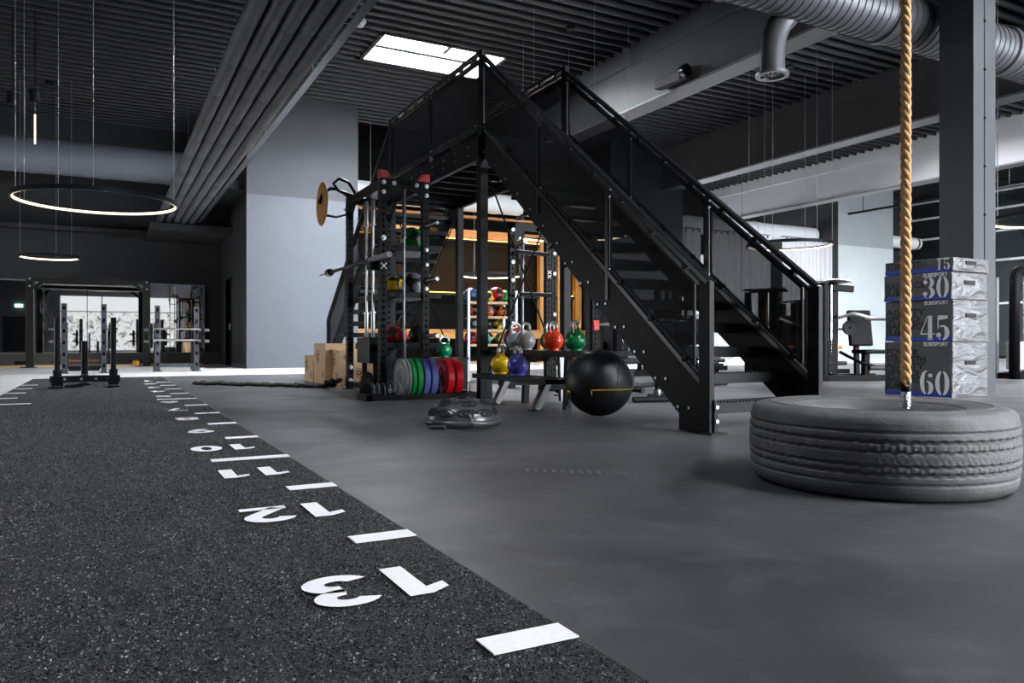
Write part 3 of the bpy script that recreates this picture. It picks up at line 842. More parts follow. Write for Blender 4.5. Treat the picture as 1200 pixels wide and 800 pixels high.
# ================================================================== CLIMBING ROPE
M['hemp'] = mat('hemp_rope_fibre', srgb(224, 176, 122), 0.85, var=0.16, vscale=90, bump=0.6, bscale=260)
RX, RY = 3.322, 2.311
t = thing('climbing_rope', 'thick twisted tan rope hanging from the ceiling into the tyre', 'rope', (RX, RY, .34))
z0, z1 = .44, 6.72
turns = (z1-z0)/.135
for s_ in range(3):
    pts = []
    n = int(turns*13)
    for i in range(n+1):
        q = i/n; a = -2*PI*(turns*q+s_/3)
        pts.append((RX+.0115*math.cos(a), RY+.0115*math.sin(a), z0+(z1-z0)*q))
    MB().path(pts, .0135, 9).build('rope_strand', M['hemp'], t, smooth='all')
MB().lathe([(0, .415), (.022, .415), (.0235, .43), (.0235, .455), (.021, .462)], (RX, RY, 0), 'z', 20).build('black_whipping', M['black'], t, smooth=True)
M['foil'] = mat('crumpled_silver_tape', (0.75, 0.75, 0.78), 0.25, 0.95, bump=1.0, bscale=70)
MB().lathe([(0, .335), (.019, .336), (.0215, .35), (.0205, .38), (.0215, .40), (.0205, .418), (0, .418)], (RX, RY, 0), 'z', 20).build('silver_tape_end', M['foil'], t, smooth=True)
b = MB(); b.cbox((RX, RY, 6.70), (.14, .14, .04)); b.path([(RX-.03, RY, 6.69), (RX-.03, RY, 6.62), (RX, RY, 6.59), (RX+.03, RY, 6.62), (RX+.03, RY, 6.69)], .012, 8)
b.build('ceiling_hook', M['dsteel'], t)

# ================================================================== SOFT JUMP BOXES
def foil_fabric():
    m = mat('silver_vinyl', (0.105, 0.105, 0.11), 0.42, 0.2)
    nt = m.node_tree; b = _pb(m); L = nt.links.new
    tc = nt.nodes.new('ShaderNodeTexCoord'); mp = nt.nodes.new('ShaderNodeMapping')
    mp.inputs['Rotation'].default_value = (0, .6, .3); mp.inputs['Scale'].default_value = (2.2, 2.2, 5.5)
    n = nt.nodes.new('ShaderNodeTexNoise'); n.inputs['Scale'].default_value = 1.5; n.inputs['Detail'].default_value = 2; n.inputs['Distortion'].default_value = 1.2
    L(tc.outputs['Object'], mp.inputs['Vector']); L(mp.outputs['Vector'], n.inputs['Vector'])
    bp = nt.nodes.new('ShaderNodeBump'); bp.inputs['Strength'].default_value = .9; bp.inputs['Distance'].default_value = .05
    L(n.outputs['Fac'], bp.inputs['Height']); L(bp.outputs['Normal'], b.inputs['Normal'])
    return m
M['silverfab'] = foil_fabric()
M['boxgrey'] = mat('charcoal_vinyl', (0.075, 0.075, 0.082), 0.5, bump=0.15, bscale=12)
M['boxtext'] = mat('dark_print', (0.006, 0.006, 0.008), 0.6)
M['boxblue'] = mat('royal_blue_vinyl', srgb(38, 66, 168), 0.45)
M['boxwhite'] = mat('white_print', (0.80, 0.80, 0.82), 0.5)
def cres(cx, cy, rx, ry, irx, iry, a0, a1, n=14):
    return list(zip(arc(cx, cy, rx, ry, a0, a1, n), arc(cx, cy, irx, iry, a0, a1, n)))
def quads(pairs):
    return [[pairs[i][0], pairs[i+1][0], pairs[i+1][1], pairs[i][1]] for i in range(len(pairs)-1)]
def disc(cx, cy, r): return [arc(cx, cy, r, r*.9, 0, 330, 11)]
def stencil(c):
    if c == '0': return quads(cres(.29, .5, .28, .5, .09, .44, 96, 264))+quads(cres(.33, .5, .28, .5, .09, .44, -84, 84))
    if c == '6': return quads(cres(.29, .5, .28, .5, .09, .44, 80, 264))+quads(cres(.33, .29, .27, .29, .08, .24, -86, 100))+disc(.47, .80, .095)
    if c == '3': return quads(cres(.30, .745, .26, .255, .07, .2, -95, 85))+quads(cres(.29, .27, .31, .27, .1, .21, -86, 85))+disc(.13, .77, .105)+disc(.12, .22, .115)+quads(cres(.26, .745, .2, .255, .17, .22, 100, 160))+quads(cres(.25, .27, .22, .27, .19, .23, 200, 262))
    if c == '1': return [[(.20, 0), (.44, 0), (.44, .05), (.20, .05)], [(.24, .07), (.42, .07), (.42, 1), (.24, 1)], [(.22, .98), (.12, .88), (.12, .84), (.22, .86)], [(.12, 0), (.52, 0), (.52, .045), (.12, .045)]]
    if c == '5': return [[(.10, .80), (.52, .86), (.52, 1), (.10, 1)], [(.08, .46), (.13, .46), (.13, .94), (.08, .94)]]+quads(cres(.30, .29, .29, .31, .09, .25, -86, 120))+disc(.13, .20, .11)+quads(cres(.26, .29, .22, .29, .19, .25, 205, 262))
    if c == '4': return [[(.32, .0), (.54, .0), (.54, .05), (.32, .05)], [(.34, .07), (.52, .07), (.52, 1), (.34, 1)], [(.0, .22), (.31, .22), (.31, .27), (.0, .27)], [(.0, .28), (.06, .28), (.33, .98), (.31, 1.0)], [(.55, .22), (.64, .22), (.64, .27), (.55, .27)]]
BX0, BX1, BY0, BY1 = 8.62, 9.325, 5.42, 6.285
def jumpbox(z0, h, mark, words_, label, dx=0.0, dy=0.0):
    t = thing('soft_jump_box', label, 'jump box', (BX0+.35, BY0+.43, z0), 0, 'stack of soft jump boxes')
    x0, x1, y0, y1 = BX0+dx, BX1+dx, BY0+dy, BY1+dy; z1 = z0+h-.004
    b = MB(); b.box((x0+.012, y0+.012, z0+.002), (x1-.012, y1-.012, z1-.004)); b.build('foam_core', M['boxgrey'], t)
    MB().box((x0, y0+.014, z0+.002), (x0+.013, y1-.002, z1)).build('printed_side', M['boxgrey'], t, bevel=.006)
    fn = lambda u, v: vec((x0+.005+(x1-x0-.01)*u, y0+.010-.012*math.sin(PI*u)*math.sin(PI*v)+.004*math.sin(9*u+6*v)*math.sin(PI*v), z0+.004+(h-.012)*v))
    b = MB(); b.grid(fn, 24, 18); b.build('silver_side', M['silverfab'], t, smooth='all', solid=.01)
    b = MB(); b.box((x0-.002, y0-.004, z0+.002), (x1+.002, y0+.014, z0+.045)); b.build('silver_flap', M['silverfab'], t, bevel=.004)
    b = MB(); b.box((x0+.002, y0+.005, z1-.006), (x1-.002, y1, z1)); b.build('top_cover', M['boxgrey'], t, bevel=.005)
    zh = z0+h*.62
    MB().cbox(((x0+x1)/2-.02, y0-.012, zh), (.20, .016, .045)).build('strap_handle', M['black'], t, bevel=.004)
    MB().box((x0-.003, y0+.016, z0+.006), (x0, y1-.004, z0+(.05 if h > .2 else .055))).build('blue_band', M['boxblue'], t)
    nh = {'60': .285, '45': .285, '30': .25, '15': .14}[mark]
    uy = (0, -1, 0); xf = x0-.0045
    wn = nh*1.2
    for i, c in enumerate(mark):
        pol = stencil(c)
        off = y0+.022+(nh*1.30 if i == 0 else nh*.63)
        flat(pol, (xf, off, z0+.02), (0, -nh, 0), (0, 0, nh), 'numeral', M['boxwhite'], t, 0)
    if h > .2: text('ELBESPORT', .062, M['boxwhite'], 'wordmark', t, (xf+.002, y0+.345, z0+h-.052), uy, (0, 0, 1), 1, .001, .0015, fit=.30)
    else: text('ELBESPORT', .022, M['boxwhite'], 'wordmark', t, (xf+.002, y0+.19, z0+h-.022), uy, (0, 0, 1), 1, .001, .001, fit=.15)
    for k, wd in enumerate(words_):
        s_ = .082; zz = z0+.07+(len(words_)-1-k)*.083
        text(wd, s_*1.28, M['boxtext'], 'dark_lettering', t, (xf+.003, y1-.02, zz), uy, (0, 0, 1), 1, .001, .003, fit=.52 if len(wd) > 5 else .52*len(wd)/6.0)
    return t
jumpbox(0, .65, '60', ['POWER', 'STRENGTH', 'AGILITY', 'SPEED', 'BALANCE', 'JUMP'], 'silver and charcoal soft jump box marked 60 at the bottom of the stack')
jumpbox(.65, .49, '45', ['AGILITY', 'SPEED', 'BALANCE', 'JUMP'], 'silver and charcoal soft jump box marked 45 above the one marked 60', .006, -.004)
jumpbox(1.14, .325, '30', ['BALANCE', 'JUMP'], 'silver and charcoal soft jump box marked 30 under the topmost box', -.004, .004)
jumpbox(1.465, .165, '15', ['STRENGTH'], 'thin silver and charcoal soft jump box marked 15 on top of stack', .004, -.006)

# ================================================================== BALANCE DOME
M['bosu'] = mat('grey_dome_rubber', (0.055, 0.056, 0.062), 0.26)
M['bosu_dark'] = mat('dark_swirl_relief', (0.003, 0.003, 0.0035), 0.6, spec=.1)
HX, HY = 2.45, 5.43
t = thing('balance_dome', 'grey half-ball balance trainer with swirl relief on the open floor', 'balance trainer', (HX, HY, 0))
dome = lambda a: (.275*math.cos(a), .055+.165*math.sin(a))
MB().lathe([dome(PI/2*j/20) if j < 20 else (0, .22) for j in range(21)], (HX, HY, 0), 'z', 64).build('dome', M['bosu'], t, smooth='all')
MB().lathe([(0, .005), (.25, .004), (.285, .012), (.298, .03), (.300, .05), (.285, .058), (.27, .058)], (HX, HY, 0), 'z', 64).build('base_platform', M['bosu'], t, smooth='all')
b = MB()
def on_dome(lat, lon, lift=-.0002):
    r, z = dome(lat); return vec((HX+(r+lift)*math.cos(lon), HY+(r+lift)*math.sin(lon), z+lift))
for lat, n, s_ in ((.34, 10, .33), (.84, 6, .32), (1.33, 2, .18)):
    for k in range(n):
        lon = 2*PI*(k+.3*(lat > .5))/n; sg = 1 if k % 2 else -1
        pts = []
        for i in range(34):
            a = i*.36; rr = s_*(1-i/38)
            la = lat+rr*.62*math.sin(a); lo = lon+sg*rr*math.cos(a)/max(.35, math.cos(lat))*1.0
            pts.append(on_dome(max(.03, min(1.5, la)), lo))
        b.path(pts, .0056, 6)
b.build('swirl_relief', M['bosu_dark'], t, smooth='all')
b = MB()
q = [(HX-.06, HY-.285, .045), (HX-.05, HY-.34, .012), (HX+.04, HY-.43, .008), (HX+.01, HY-.47, .008), (HX-.10, HY-.42, .008), (HX-.20, HY-.33, .012), (HX-.26, HY-.28, .02)]
b.path(q, .005, 8); b.build('cord', M['rubber'], t, smooth='all')
b = MB(); p0 = vec((HX-.26, HY-.28, .025)); dd = vec((-.62, .30, 0)).normalized()
b.path([p0, p0+dd*.012, p0+dd*.03, p0+dd*.035, p0+dd*.11, p0+dd*.125], .015, 12, [.008, .02, .02, .0165, .0175, .012]); b.build('handle', M['rubber'], t, smooth=True)
b = MB(); b.path([(HX-.06, HY-.262, .10), (HX-.06, HY-.290, .075), (HX-.06, HY-.297, .045)], .008, 8); b.build('cord_clip', M['steel'], t, smooth=True)
MB().lathe([(.035, .2205), (.042, .2235), (.03, .2235)], (HX, HY, 0), 'z', 24).build('crown_ring', M['bosu'], t, smooth=True)

# ================================================================== BIG BLACK BALL
GX, GY, GR = 3.80, 5.545, .292
t = thing('gym_ball', 'big black covered exercise ball with a yellow zip beside the kettlebell rack', 'exercise ball', (GX, GY, 0))
M['ballcover'] = mat('black_ball_cover', (0.008, 0.008, 0.009), 0.45, bump=0.1, bscale=90)
b = MB(); b.sphere((GX, GY, GR), GR, 48, 28, (1, 1, .995)); b.build('cover', M['ballcover'], t, smooth='all')
vd = math.atan2(-GY, -GX)
M['zip'] = mat('yellow_zip', srgb(226, 190, 30), 0.45)
zz = -.05; rz = math.sqrt(GR*GR-zz*zz)
b = MB(); b.path([(GX+(rz+.002)*math.cos(vd-.22+a*.06), GY+(rz+.002)*math.sin(vd-.22+a*.06), GR+zz+.004*math.sin(a*.12)) for a in range(34)], .0055, 8); b.build('zip', M['zip'], t, smooth='all')
b = MB(); a = vd-.22; b.bar((GX+(rz+.004)*math.cos(a), GY+(rz+.004)*math.sin(a), GR+zz), (GX+(rz+.002)*math.cos(a+.02), GY+(rz+.002)*math.sin(a+.02), GR+zz-.04), .01, .006); b.build('zip_pull', M['zip'], t)
b = MB()
for da in (-.55, .55, 1.7, 2.9, 4.1):
    b.path([(GX+(GR+.0005)*math.cos(l)*math.cos(vd+da+.25*math.sin(l)), GY+(GR+.0005)*math.cos(l)*math.sin(vd+da+.25*math.sin(l)), GR+(GR+.0005)*math.sin(l)) for l in [(-1.35+.09*i) for i in range(31)]], .002, 6)
b.build('seam', M['ballcover'], t, smooth='all')
a = vd-1.02
b = MB(); b.bar((GX+(GR-.01)*math.cos(a), GY+(GR-.01)*math.sin(a), .24), (GX+(GR+.035)*math.cos(a), GY+(GR+.035)*math.sin(a), .10), .05, .008); b.mi = 1; b.bar((GX+(GR+.0)*math.cos(a), GY+(GR+.0)*math.sin(a), .225), (GX+(GR+.014)*math.cos(a), GY+(GR+.014)*math.sin(a), .215), .05, .012)
b.build('carry_strap', [M['black'], M['zip']], t)

# ================================================================== KETTLEBELL RACK
M['rackgrey'] = mat('satin_grey_steel', (0.14, 0.14, 0.145), 0.38, 0.7)
t = thing('kettlebell_rack', 'low two-tier black rack on slanted grey legs under the stairs', 'kettlebell rack', (3.9, 6.9, 0))
b = MB(); b.box((3.45, 5.86, .268), (3.80, 7.40, .275)); b.box((3.445, 5.86, .262), (3.46, 7.40, .312)); b.box((3.79, 5.86, .262), (3.80, 7.40, .312)); b.box((3.45, 5.86, .275), (3.80, 7.40, .31)); b.build('lower_shelf', M['black'], t, bevel=.003)
b = MB(); b.box((3.80, 5.86, .515), (4.42, 8.02, .555)); b.box((3.795, 5.86, .50), (3.81, 8.02, .56)); b.build('upper_shelf', M['black'], t, bevel=.003)
MB().box((3.79, 6.42, .455), (3.83, 6.95, .50)).build('shelf_gusset', M['black'], t)
for yy in (6.20, 7.02):
    MB().bar((3.665, yy, .262), (3.535, yy, 0.012), .075, .065, (1, 0, 0)).build('leg', M['rackgrey'], t, bevel=.006)
    MB().bar((3.90, yy, .515), (3.88, yy, .0), .06, .06, (1, 0, 0)).build('leg', M['black'], t)
    MB().bar((4.38, yy+.1, .515), (4.40, yy+.1, .0), .06, .06, (1, 0, 0)).build('leg', M['rackgrey'], t)
    MB().box((3.48, yy-.045, 0), (3.62, yy+.045, .012)).build('foot_plate', M['black'], t)
    MB().bar((3.58, yy, .22), (4.38, yy, .22), .05, .05).build('cross_rail', M['black'], t)
MB().bar((4.38, 7.94, .515), (4.40, 7.94, 0), .06, .06, (1, 0, 0)).build('leg', M['rackgrey'], t)
MB().bar((3.91, 7.94, .515), (3.91, 7.94, 0), .06, .06, (1, 0, 0)).build('leg', M['black'], t)

def kettlebell(loc, m, label, rz=0.0, k=1.0):
    t = thing('kettlebell', label, 'kettlebell', loc, rz, 'kettlebells on the two-tier rack')
    R = .105
    b = MB(); b.lathe([(0, 0), (.062, 0), (.07, .004)]+[(R*math.cos(a), .1+R*math.sin(a)) for a in [math.radians(-48+138*i/17) for i in range(17)]]+[(0, .205)], (0, 0, 0), 'z', 28)
    for s in (1, -1): b.path([(s*.058, 0, .165), (s*.066, 0, .195), (s*.069, 0, .222)], .02, 12, [.026, .021, .0185])
    b.build('bell', m, t, local=True, smooth=True)
    pts = [(s*.069 if False else .069*math.cos(a), 0, .222+.058*math.sin(a)) for a in [PI*i/16 for i in range(17)]]
    pts = [(.073*math.copysign(abs(math.cos(a))**.6, math.cos(a)), 0, .222+.060*abs(math.sin(a))**.8) for a in [PI*i/18 for i in range(19)]]
    MB().path(pts, .0165, 12).build('handle', M['kbsteel'], t, local=True, smooth='all')
    return t
M['kbsteel'] = mat('worn_steel_handle', (0.55, 0.53, 0.50), 0.35, 0.9, var=.25, vscale=40)
gl = lambda n, c: mat(n, c, 0.22, coat=.3, bump=.03, bscale=60)
KY = gl('yellow_enamel', srgb(246, 204, 16)); KP = gl('violet_blue_enamel', srgb(86, 90, 190)); KG = gl('grey_enamel', srgb(140, 140, 142))
KO = gl('orange_red_enamel', srgb(246, 70, 34)); KN = gl('green_enamel', srgb(10, 122, 72)); KL = gl('pale_grey_enamel', srgb(186, 196, 200)); KD = gl('dark_plum_enamel', srgb(70, 30, 60))
kettlebell((3.60, 7.035, .312), KY, 'yellow kettlebell on the lower tier of the kettlebell rack', .75)
kettlebell((3.60, 6.66, .312), KP, 'violet-blue kettlebell on the lower tier beside the yellow one', 1.5)
kettlebell((3.74, 7.27, .312), KD, 'dark plum kettlebell half hidden behind the yellow one', .6)
kettlebell((3.95, 7.13, .557), KG, 'mid-grey kettlebell on the upper tier, first from the left post', .5)
kettlebell((3.97, 7.40, .557), KL, 'pale grey kettlebell mostly hidden behind the mid-grey one', .3)
kettlebell((3.95, 6.57, .557), KO, 'orange-red kettlebell on the upper tier between grey and green', .5)
kettlebell((3.95, 6.16, .557), KN, 'dark green kettlebell on the upper tier above the black ball', .55)
kettlebell((4.24, 7.12, .557), KN, 'dark green kettlebell peeping out behind the orange-red one', .4)
# ================================================================== RACK HELPERS
def upright(name, x, y, h, parent, w=.085, m='black', z0=0.0, hp=.075, faces='xy'):
    """steel upright with a row of adjustment holes on its faces"""
    b = MB(); b.box((x-w/2, y-w/2, z0), (x+w/2, y+w/2, h)); b.mi = 1
    z = z0+.16
    while z < h-.12:
        if 'y' in faces:
            for s in (-1, 1): b.lathe([(0, s*(w/2+.0012)), (.0165, s*(w/2+.0012)), (.0165, s*(w/2-.001))], (x, y, z), 'y', 8)
        if 'x' in faces:
            for s in (-1, 1): b.lathe([(0, s*(w/2+.0012)), (.0165, s*(w/2+.0012)), (.0165, s*(w/2-.001))], (x, y, z), 'x', 8)
        z += hp
    return b.build(name, [M[m], M['hole']], parent)
def bolt(p, ax, parent, r=.02, m='zinc'):
    d = {'x': (1, 0, 0), '-x': (-1, 0, 0), 'y': (0, 1, 0), '-y': (0, -1, 0)}[ax]
    p = vec(p); return MB().path([p, p+vec(d)*.012, p+vec(d)*.013, p+vec(d)*.03], r, 8, [r*1.25, r*1.25, r*.8, r*.7]).build('bolt', M[m], parent, smooth=True)
def med_ball(loc, r, m1, m2, label, group='medicine balls', seed=0, name='medicine_ball'):
    """ball with coloured triangular panels"""
    o_ = bpy.data.meshes.new(name)
    b = MB(); b.sphere((0, 0, 0), r, 28, 18)
    rnd = random.Random(seed); q = Matrix.Rotation(rnd.random()*6, 3, 'X') @ Matrix.Rotation(rnd.random()*6, 3, 'Z')
    axes = [q @ Vector(v).normalized() for v in ((1, 1, 1), (1, -1, -1), (-1, 1, -1), (-1, -1, 1), (-1, -1, -1), (1, 1, -1), (1, -1, 1), (-1, 1, 1))]
    for f in b.bm.faces:
        c = f.calc_center_median().normalized()
        f.material_index = 1 if max(c.dot(a) for a in axes) > .87 else 0
    o = b.build(name, [m1, m2], None, smooth='all')
    o.location = (loc[0], loc[1], loc[2]+r)
    return tag(o, label, 'medicine ball', group)

# ================================================================== LEFT POWER RACK
A0, A1, B0, B1 = 2.95, 3.50, 8.90, 10.30
HT = 2.62
rack = thing('power_rack', 'black power rack with red top corner brackets in front of the platform', 'power rack', (3.22, 9.6, 0), 0)
for x in (A0, A1):
    for y in (B0, B1):
        u = upright('upright', x, y, HT, rack)
        b = MB(); b.box((x-.09, y-.075, 0), (x+.09, y+.075, .012)); b.build('foot_plate', M['black'], rack)
b = MB(); b.box((A0-.04, B0-.045, HT-.11), (A1+.04, B0+.04, HT)); b.mi = 1
for k in range(7): b.lathe([(0, -.046), (.014, -.046), (.014, -.044)], (A0+.1+.058*k, B0, HT-.055), 'y', 8)
b.build('top_beam', [M['black'], M['hole']], rack)
MB().box((A0-.04, B1-.04, HT-.09), (A1+.04, B1+.04, HT)).build('top_beam', M['black'], rack)
for x in (A0, A1):
    MB().box((x-.035, B0, HT-.09), (x+.035, B1, HT-.01)).build('side_beam', M['black'], rack)
    MB().box((x-.035, B0, .04), (x+.035, B1, .11)).build('side_beam', M['black'], rack)
    s = 1 if x == A0 else -1
    b = MB(); b.prism([(0, 0), (s*.19, 0), (0, -.22)], (x, B0-.05, HT-.08), (1, 0, 0), (0, 0, 1), (0, .012, 0)); b.build('corner_gusset', M['black'], rack)
    b = MB(); b.prism([(-s*.05, 0), (s*.10, 0), (s*.05, .09), (-s*.05, .10)], (x, B0-.045, HT), (1, 0, 0), (0, 0, 1), (0, .085, 0))
    tag(b.build('top_bracket', M['redplate'], rack, bevel=.004), 'red bracket')
    for z in (HT-.055, HT-.17): bolt((x, B0-.05, z), '-y', rack, .022)
    bolt((x+s*.13, B0-.05, HT-.055), '-y', rack, .022)
    MB().bar((x, B1-.02, HT-.30), (x, B1-.32, HT-.06), .02, .06).build('side_gusset', M['black'], rack)
bolt((A0-.045, B1, HT-.17), '-x', rack)
for z in (1.78, 1.60, 1.30): bolt((A1, B0-.045, z), '-y', rack)
for z in (.30, .12): bolt((A0, B1-.045, z), '-y', rack, .026)
bolt((A0+.0, B0-.045, 1.9), '-y', rack, .026)
# ball shelves
for z, y1 in ((1.79, 9.75), (1.22, 10.2), (.60, 10.2)):
    b = MB(); b.box((A0+.07, B0+.0, z-.012), (A1+.22, y1, z)); b.box((A0+.07, B0-.01, z-.03), (A1+.22, B0+.012, z+.035)); b.box((A0+.05, B0, z-.05), (A0+.075, y1, z+.03)); b.build('shelf', M['black'], rack)
    for y in (B0+.2, y1-.2): MB().prism([(0, 0), (.16, 0), (0, -.16)], (A0+.09, y, z-.012), (1, 0, 0), (0, 0, 1), (0, .012, 0)).build('shelf_bracket', M['black'], rack)
# storage pegs towards the viewer
for z in (2.07, 1.40, .72):
    b = MB(); b.path([(A1, B0-.05, z), (A1, B0-.34, z)], .024, 14); b.mi = 1; b.path([(A1, B0-.34, z), (A1, B0-.36, z), (A1, B0-.40, z)], .03, 12, [.034, .034, .022]); b.build('storage_peg', [M['dsteel'], M['zinc']], rack, smooth=True)
# jammer arm on the left
b = MB(); b.path([(2.84, 8.32, 1.64), (2.84, 9.02, 1.64)], .034, 16); b.build('arm_grip', mat('pale_grey_foam', (.42, .42, .43), .6), rack, smooth=True)
MB().box((2.82, 8.98, 1.52), (2.96, 9.10, 1.68)).build('arm_bracket', M['black'], rack)
MB().path([(2.84, 9.02, 1.64), (2.84, 11.1, 1.64)], .022, 12).build('jammer_arm', M['black'], rack, smooth=True)
b = MB(); b.lathe([(0, 10.85), (.05, 10.87), (.055, 11.0), (.03, 11.1), (0, 11.1)], (2.84, 0, 1.64), 'y', 16); b.mi = 1; b.path([(2.84, 11.1, 1.64), (2.84, 11.5, 1.64)], .012, 8); b.build('arm_end', [M['black'], M['steel']], rack, smooth=True)
b = MB(); b.cbox((A0, B0-.05, 1.56), (.10, .012, .10)); b.mi = 1
for s in (-1, 1): b.bar((A0-.035, B0-.058, 1.56-.035*s), (A0+.035, B0-.058, 1.56+.035*s), .012, .004, (0, 1, 0))
b.build('logo_plate', [M['black'], M['white']], rack)
# pull-up grips and ochre throwing target, back left
b = MB()
b.path([(A0, 10.25, 2.60), (2.78, 10.22, 2.70), (2.66, 10.2, 2.70), (2.55, 10.18, 2.62), (2.50, 10.16, 2.48)], .022, 10)
b.path([(A0, 10.05, 2.64), (2.85, 10.0, 2.76), (2.72, 10.0, 2.80), (2.66, 10.05, 2.74), (2.74, 10.1, 2.66), (A0, 10.15, 2.62)], .02, 10)
b.path([(A0, 10.3, 2.40), (2.75, 10.25, 2.33), (2.55, 10.2, 2.34)], .016, 10)
b.build('pull_up_grips', M['black'], rack, smooth='all')
b = MB(); b.lathe([(0, 0), (.285, 0), (.29, .008), (.285, .016), (0, .016)], (2.535, 10.19, 2.48), 'x', 48)
tag(b.build('target_disc', M['gold'], rack, smooth=True), 'round ochre target disc')

def barbell(x, y, z0, z1, label, slv=.40, m1='steel', m2='dsteel'):
    t = thing('barbell', label, 'barbell', (x, y, z0), 0, 'barbells stored upright in the left rack')
    MB().tube((x, y, z0+slv), (x, y, z1-slv), .015, 12).build('shaft', M[m1], t, smooth=True)
    for a, c in ((z0, z0+slv), (z1-slv, z1)): MB().lathe([(0, a), (.022, a), (.025, a+.01), (.025, c-.02), (.034, c-.02), (.034, c), (.0, c)] if a == z0 else [(0, a), (.034, a), (.034, a+.02), (.025, a+.02), (.025, c-.01), (.022, c), (0, c)], (x, y, 0), 'z', 16).build('sleeve', M[m2], t, smooth=True)
    return t
t = thing('barbell_holder', 'black box holder gripping the feet of two upright barbells in left rack', 'barbell holder', (2.95, 9.37, 0), 0)
b = MB(); b.box((2.86, 9.12, .38), (3.04, 9.66, .70)); b.build('holder_body', M['black'], t, bevel=.008)
for yy in (9.15, 9.61): MB().box((2.92, yy, .112), (2.98, yy+.03, .38)).build('leg', M['black'], t)
MB().box((2.90, 9.1, .112), (3.0, 9.68, .13)).build('base', M['black'], t)
barbell(2.95, 9.53, .701, 2.44, 'chrome barbell standing upright, further back of the two in the black holder', .32, 'steel', 'steel')
barbell(2.95, 9.26, .701, 2.42, 'chrome barbell standing upright, nearer of the two in the black holder', .32, 'steel', 'steel')
barbell(3.19, 8.80, .02, 2.50, 'grey-sleeved barbell standing upright between the front posts of the left rack', .60, 'dsteel', 'rackgrey')

BK = mat('black_ball_vinyl', (0.014, 0.014, 0.015), .4)
cm = lambda n, r, g, bb: mat(n, srgb(r, g, bb), .4)
CG, CY_, CS, CR, CO, CB, CT = cm('ball_green', 10, 150, 70), cm('ball_yellow', 235, 190, 30), cm('ball_grey', 130, 132, 136), cm('ball_red', 222, 30, 40), cm('ball_orange', 236, 110, 30), cm('ball_blue', 70, 110, 160), cm('ball_teal', 120, 190, 165)
med_ball((3.44, 9.20, 1.79), .155, BK, CG, 'black medicine ball with green panels on the top shelf of the left rack', seed=3)
med_ball((3.36, 9.68, 1.22), .150, BK, CY_, 'black medicine ball with yellow panels on the middle shelf of the left rack', seed=5)
med_ball((3.47, 9.22, 1.22), .152, BK, CS, 'black medicine ball with grey panels on the middle shelf of the left rack', seed=9)
med_ball((3.30, 9.45, .60), .125, BK, CR, 'black medicine ball with red panels on the bottom shelf of the left rack', seed=2)
med_ball((3.46, 9.78, .60), .125, CR, BK, 'red medicine ball at the back of the bottom shelf in the left rack', seed=12)
med_ball((3.52, 9.17, .60), .125, BK, BK, 'plain black medicine ball at the front right of the bottom shelf', seed=1)

# bumper plates in their tray
t = thing('plate_tray', 'low black floor tray holding the coloured bumper plates', 'plate storage', (3.2, 8.25, 0))
b = MB(); b.box((2.50, 8.05, .0), (3.88, 8.09, .06)); b.box((2.50, 8.41, 0), (3.88, 8.45, .06)); b.box((2.50, 8.05, 0), (2.56, 8.45, .06)); b.box((3.82, 8.05, 0), (3.88, 8.45, .06)); b.box((2.50, 8.09, 0), (3.88, 8.41, .012)); b.build('tray_frame', M['black'], t, bevel=.004)
for x in (2.60, 2.66, 2.72, 2.78, 2.84, 2.90, 3.385, 3.75): MB().path([(x, 8.10, .02), (x, 8.12, .17), (x, 8.20, .19), (x, 8.22, .02)], .007, 8).build('divider_wire', M['dsteel'], t, smooth='all')
def plate(xr, th, m, label, marks=None):
    r = .222; y, z = 8.25, .012+r
    t = thing('bumper_plate', label, 'weight plate', (xr-th/2, y, .012), 0, 'bumper plates in the floor tray')
    x0, x1 = xr-th, xr; e = .006
    pr = [(.055, x0+.012), (.085, x0+.012), (.09, x0+.006), (.185, x0+.006), (.192, x0), (r-e, x0), (r, x0+e), (r, x1-e), (r-e, x1), (.192, x1), (.185, x1-.006), (.09, x1-.006), (.085, x1-.012), (.055, x1-.012)]
    MB().lathe(pr, (0, y, z), 'x', 56, True).build('rubber_disc', m, t, smooth=True)
    MB().lathe([(.026, x0+.008), (.056, x0+.008), (.056, x1-.008), (.026, x1-.008)], (0, y, z), 'x', 32, True).build('steel_hub', M['dsteel'], t, smooth=True)
    if marks:
        b = MB()
        for c0 in (90, 270):
            for k in range(-4, 5):
                a = math.radians(c0+k*12)
                if k in (0,) : continue
                P = []
                for da, rr in ((-.055, .118), (.055, .118), (.04, .172), (-.04, .172)): P.append(vec((x0+.0052, y+rr*math.cos(a+da), z+rr*math.sin(a+da))))
                b._f([b.bm.verts.new(p) for p in P])
        b.build('ring_lettering', marks, t)
    return t
plate(2.970, .034, M['grey_rub'], 'first grey bumper plate, leftmost in the tray with its face showing', M['white'])
plate(3.012, .034, M['grey_rub'], 'second grey bumper plate tucked behind the leftmost one')
plate(3.068, .048, M['green'], 'green bumper plate next to the grey pair')
plate(3.145, .058, M['green'], 'green bumper plate next to the blue pair')
plate(3.232, .068, M['blue'], 'blue bumper plate next to the green pair')
plate(3.325, .074, M['blue'], 'blue bumper plate facing the gap before the red pair')
plate(3.527, .084, M['red'], 'red bumper plate with white marks facing the gap', M['white'])
plate(3.640, .088, M['red'], 'red bumper plate at the right-hand end of the tray')
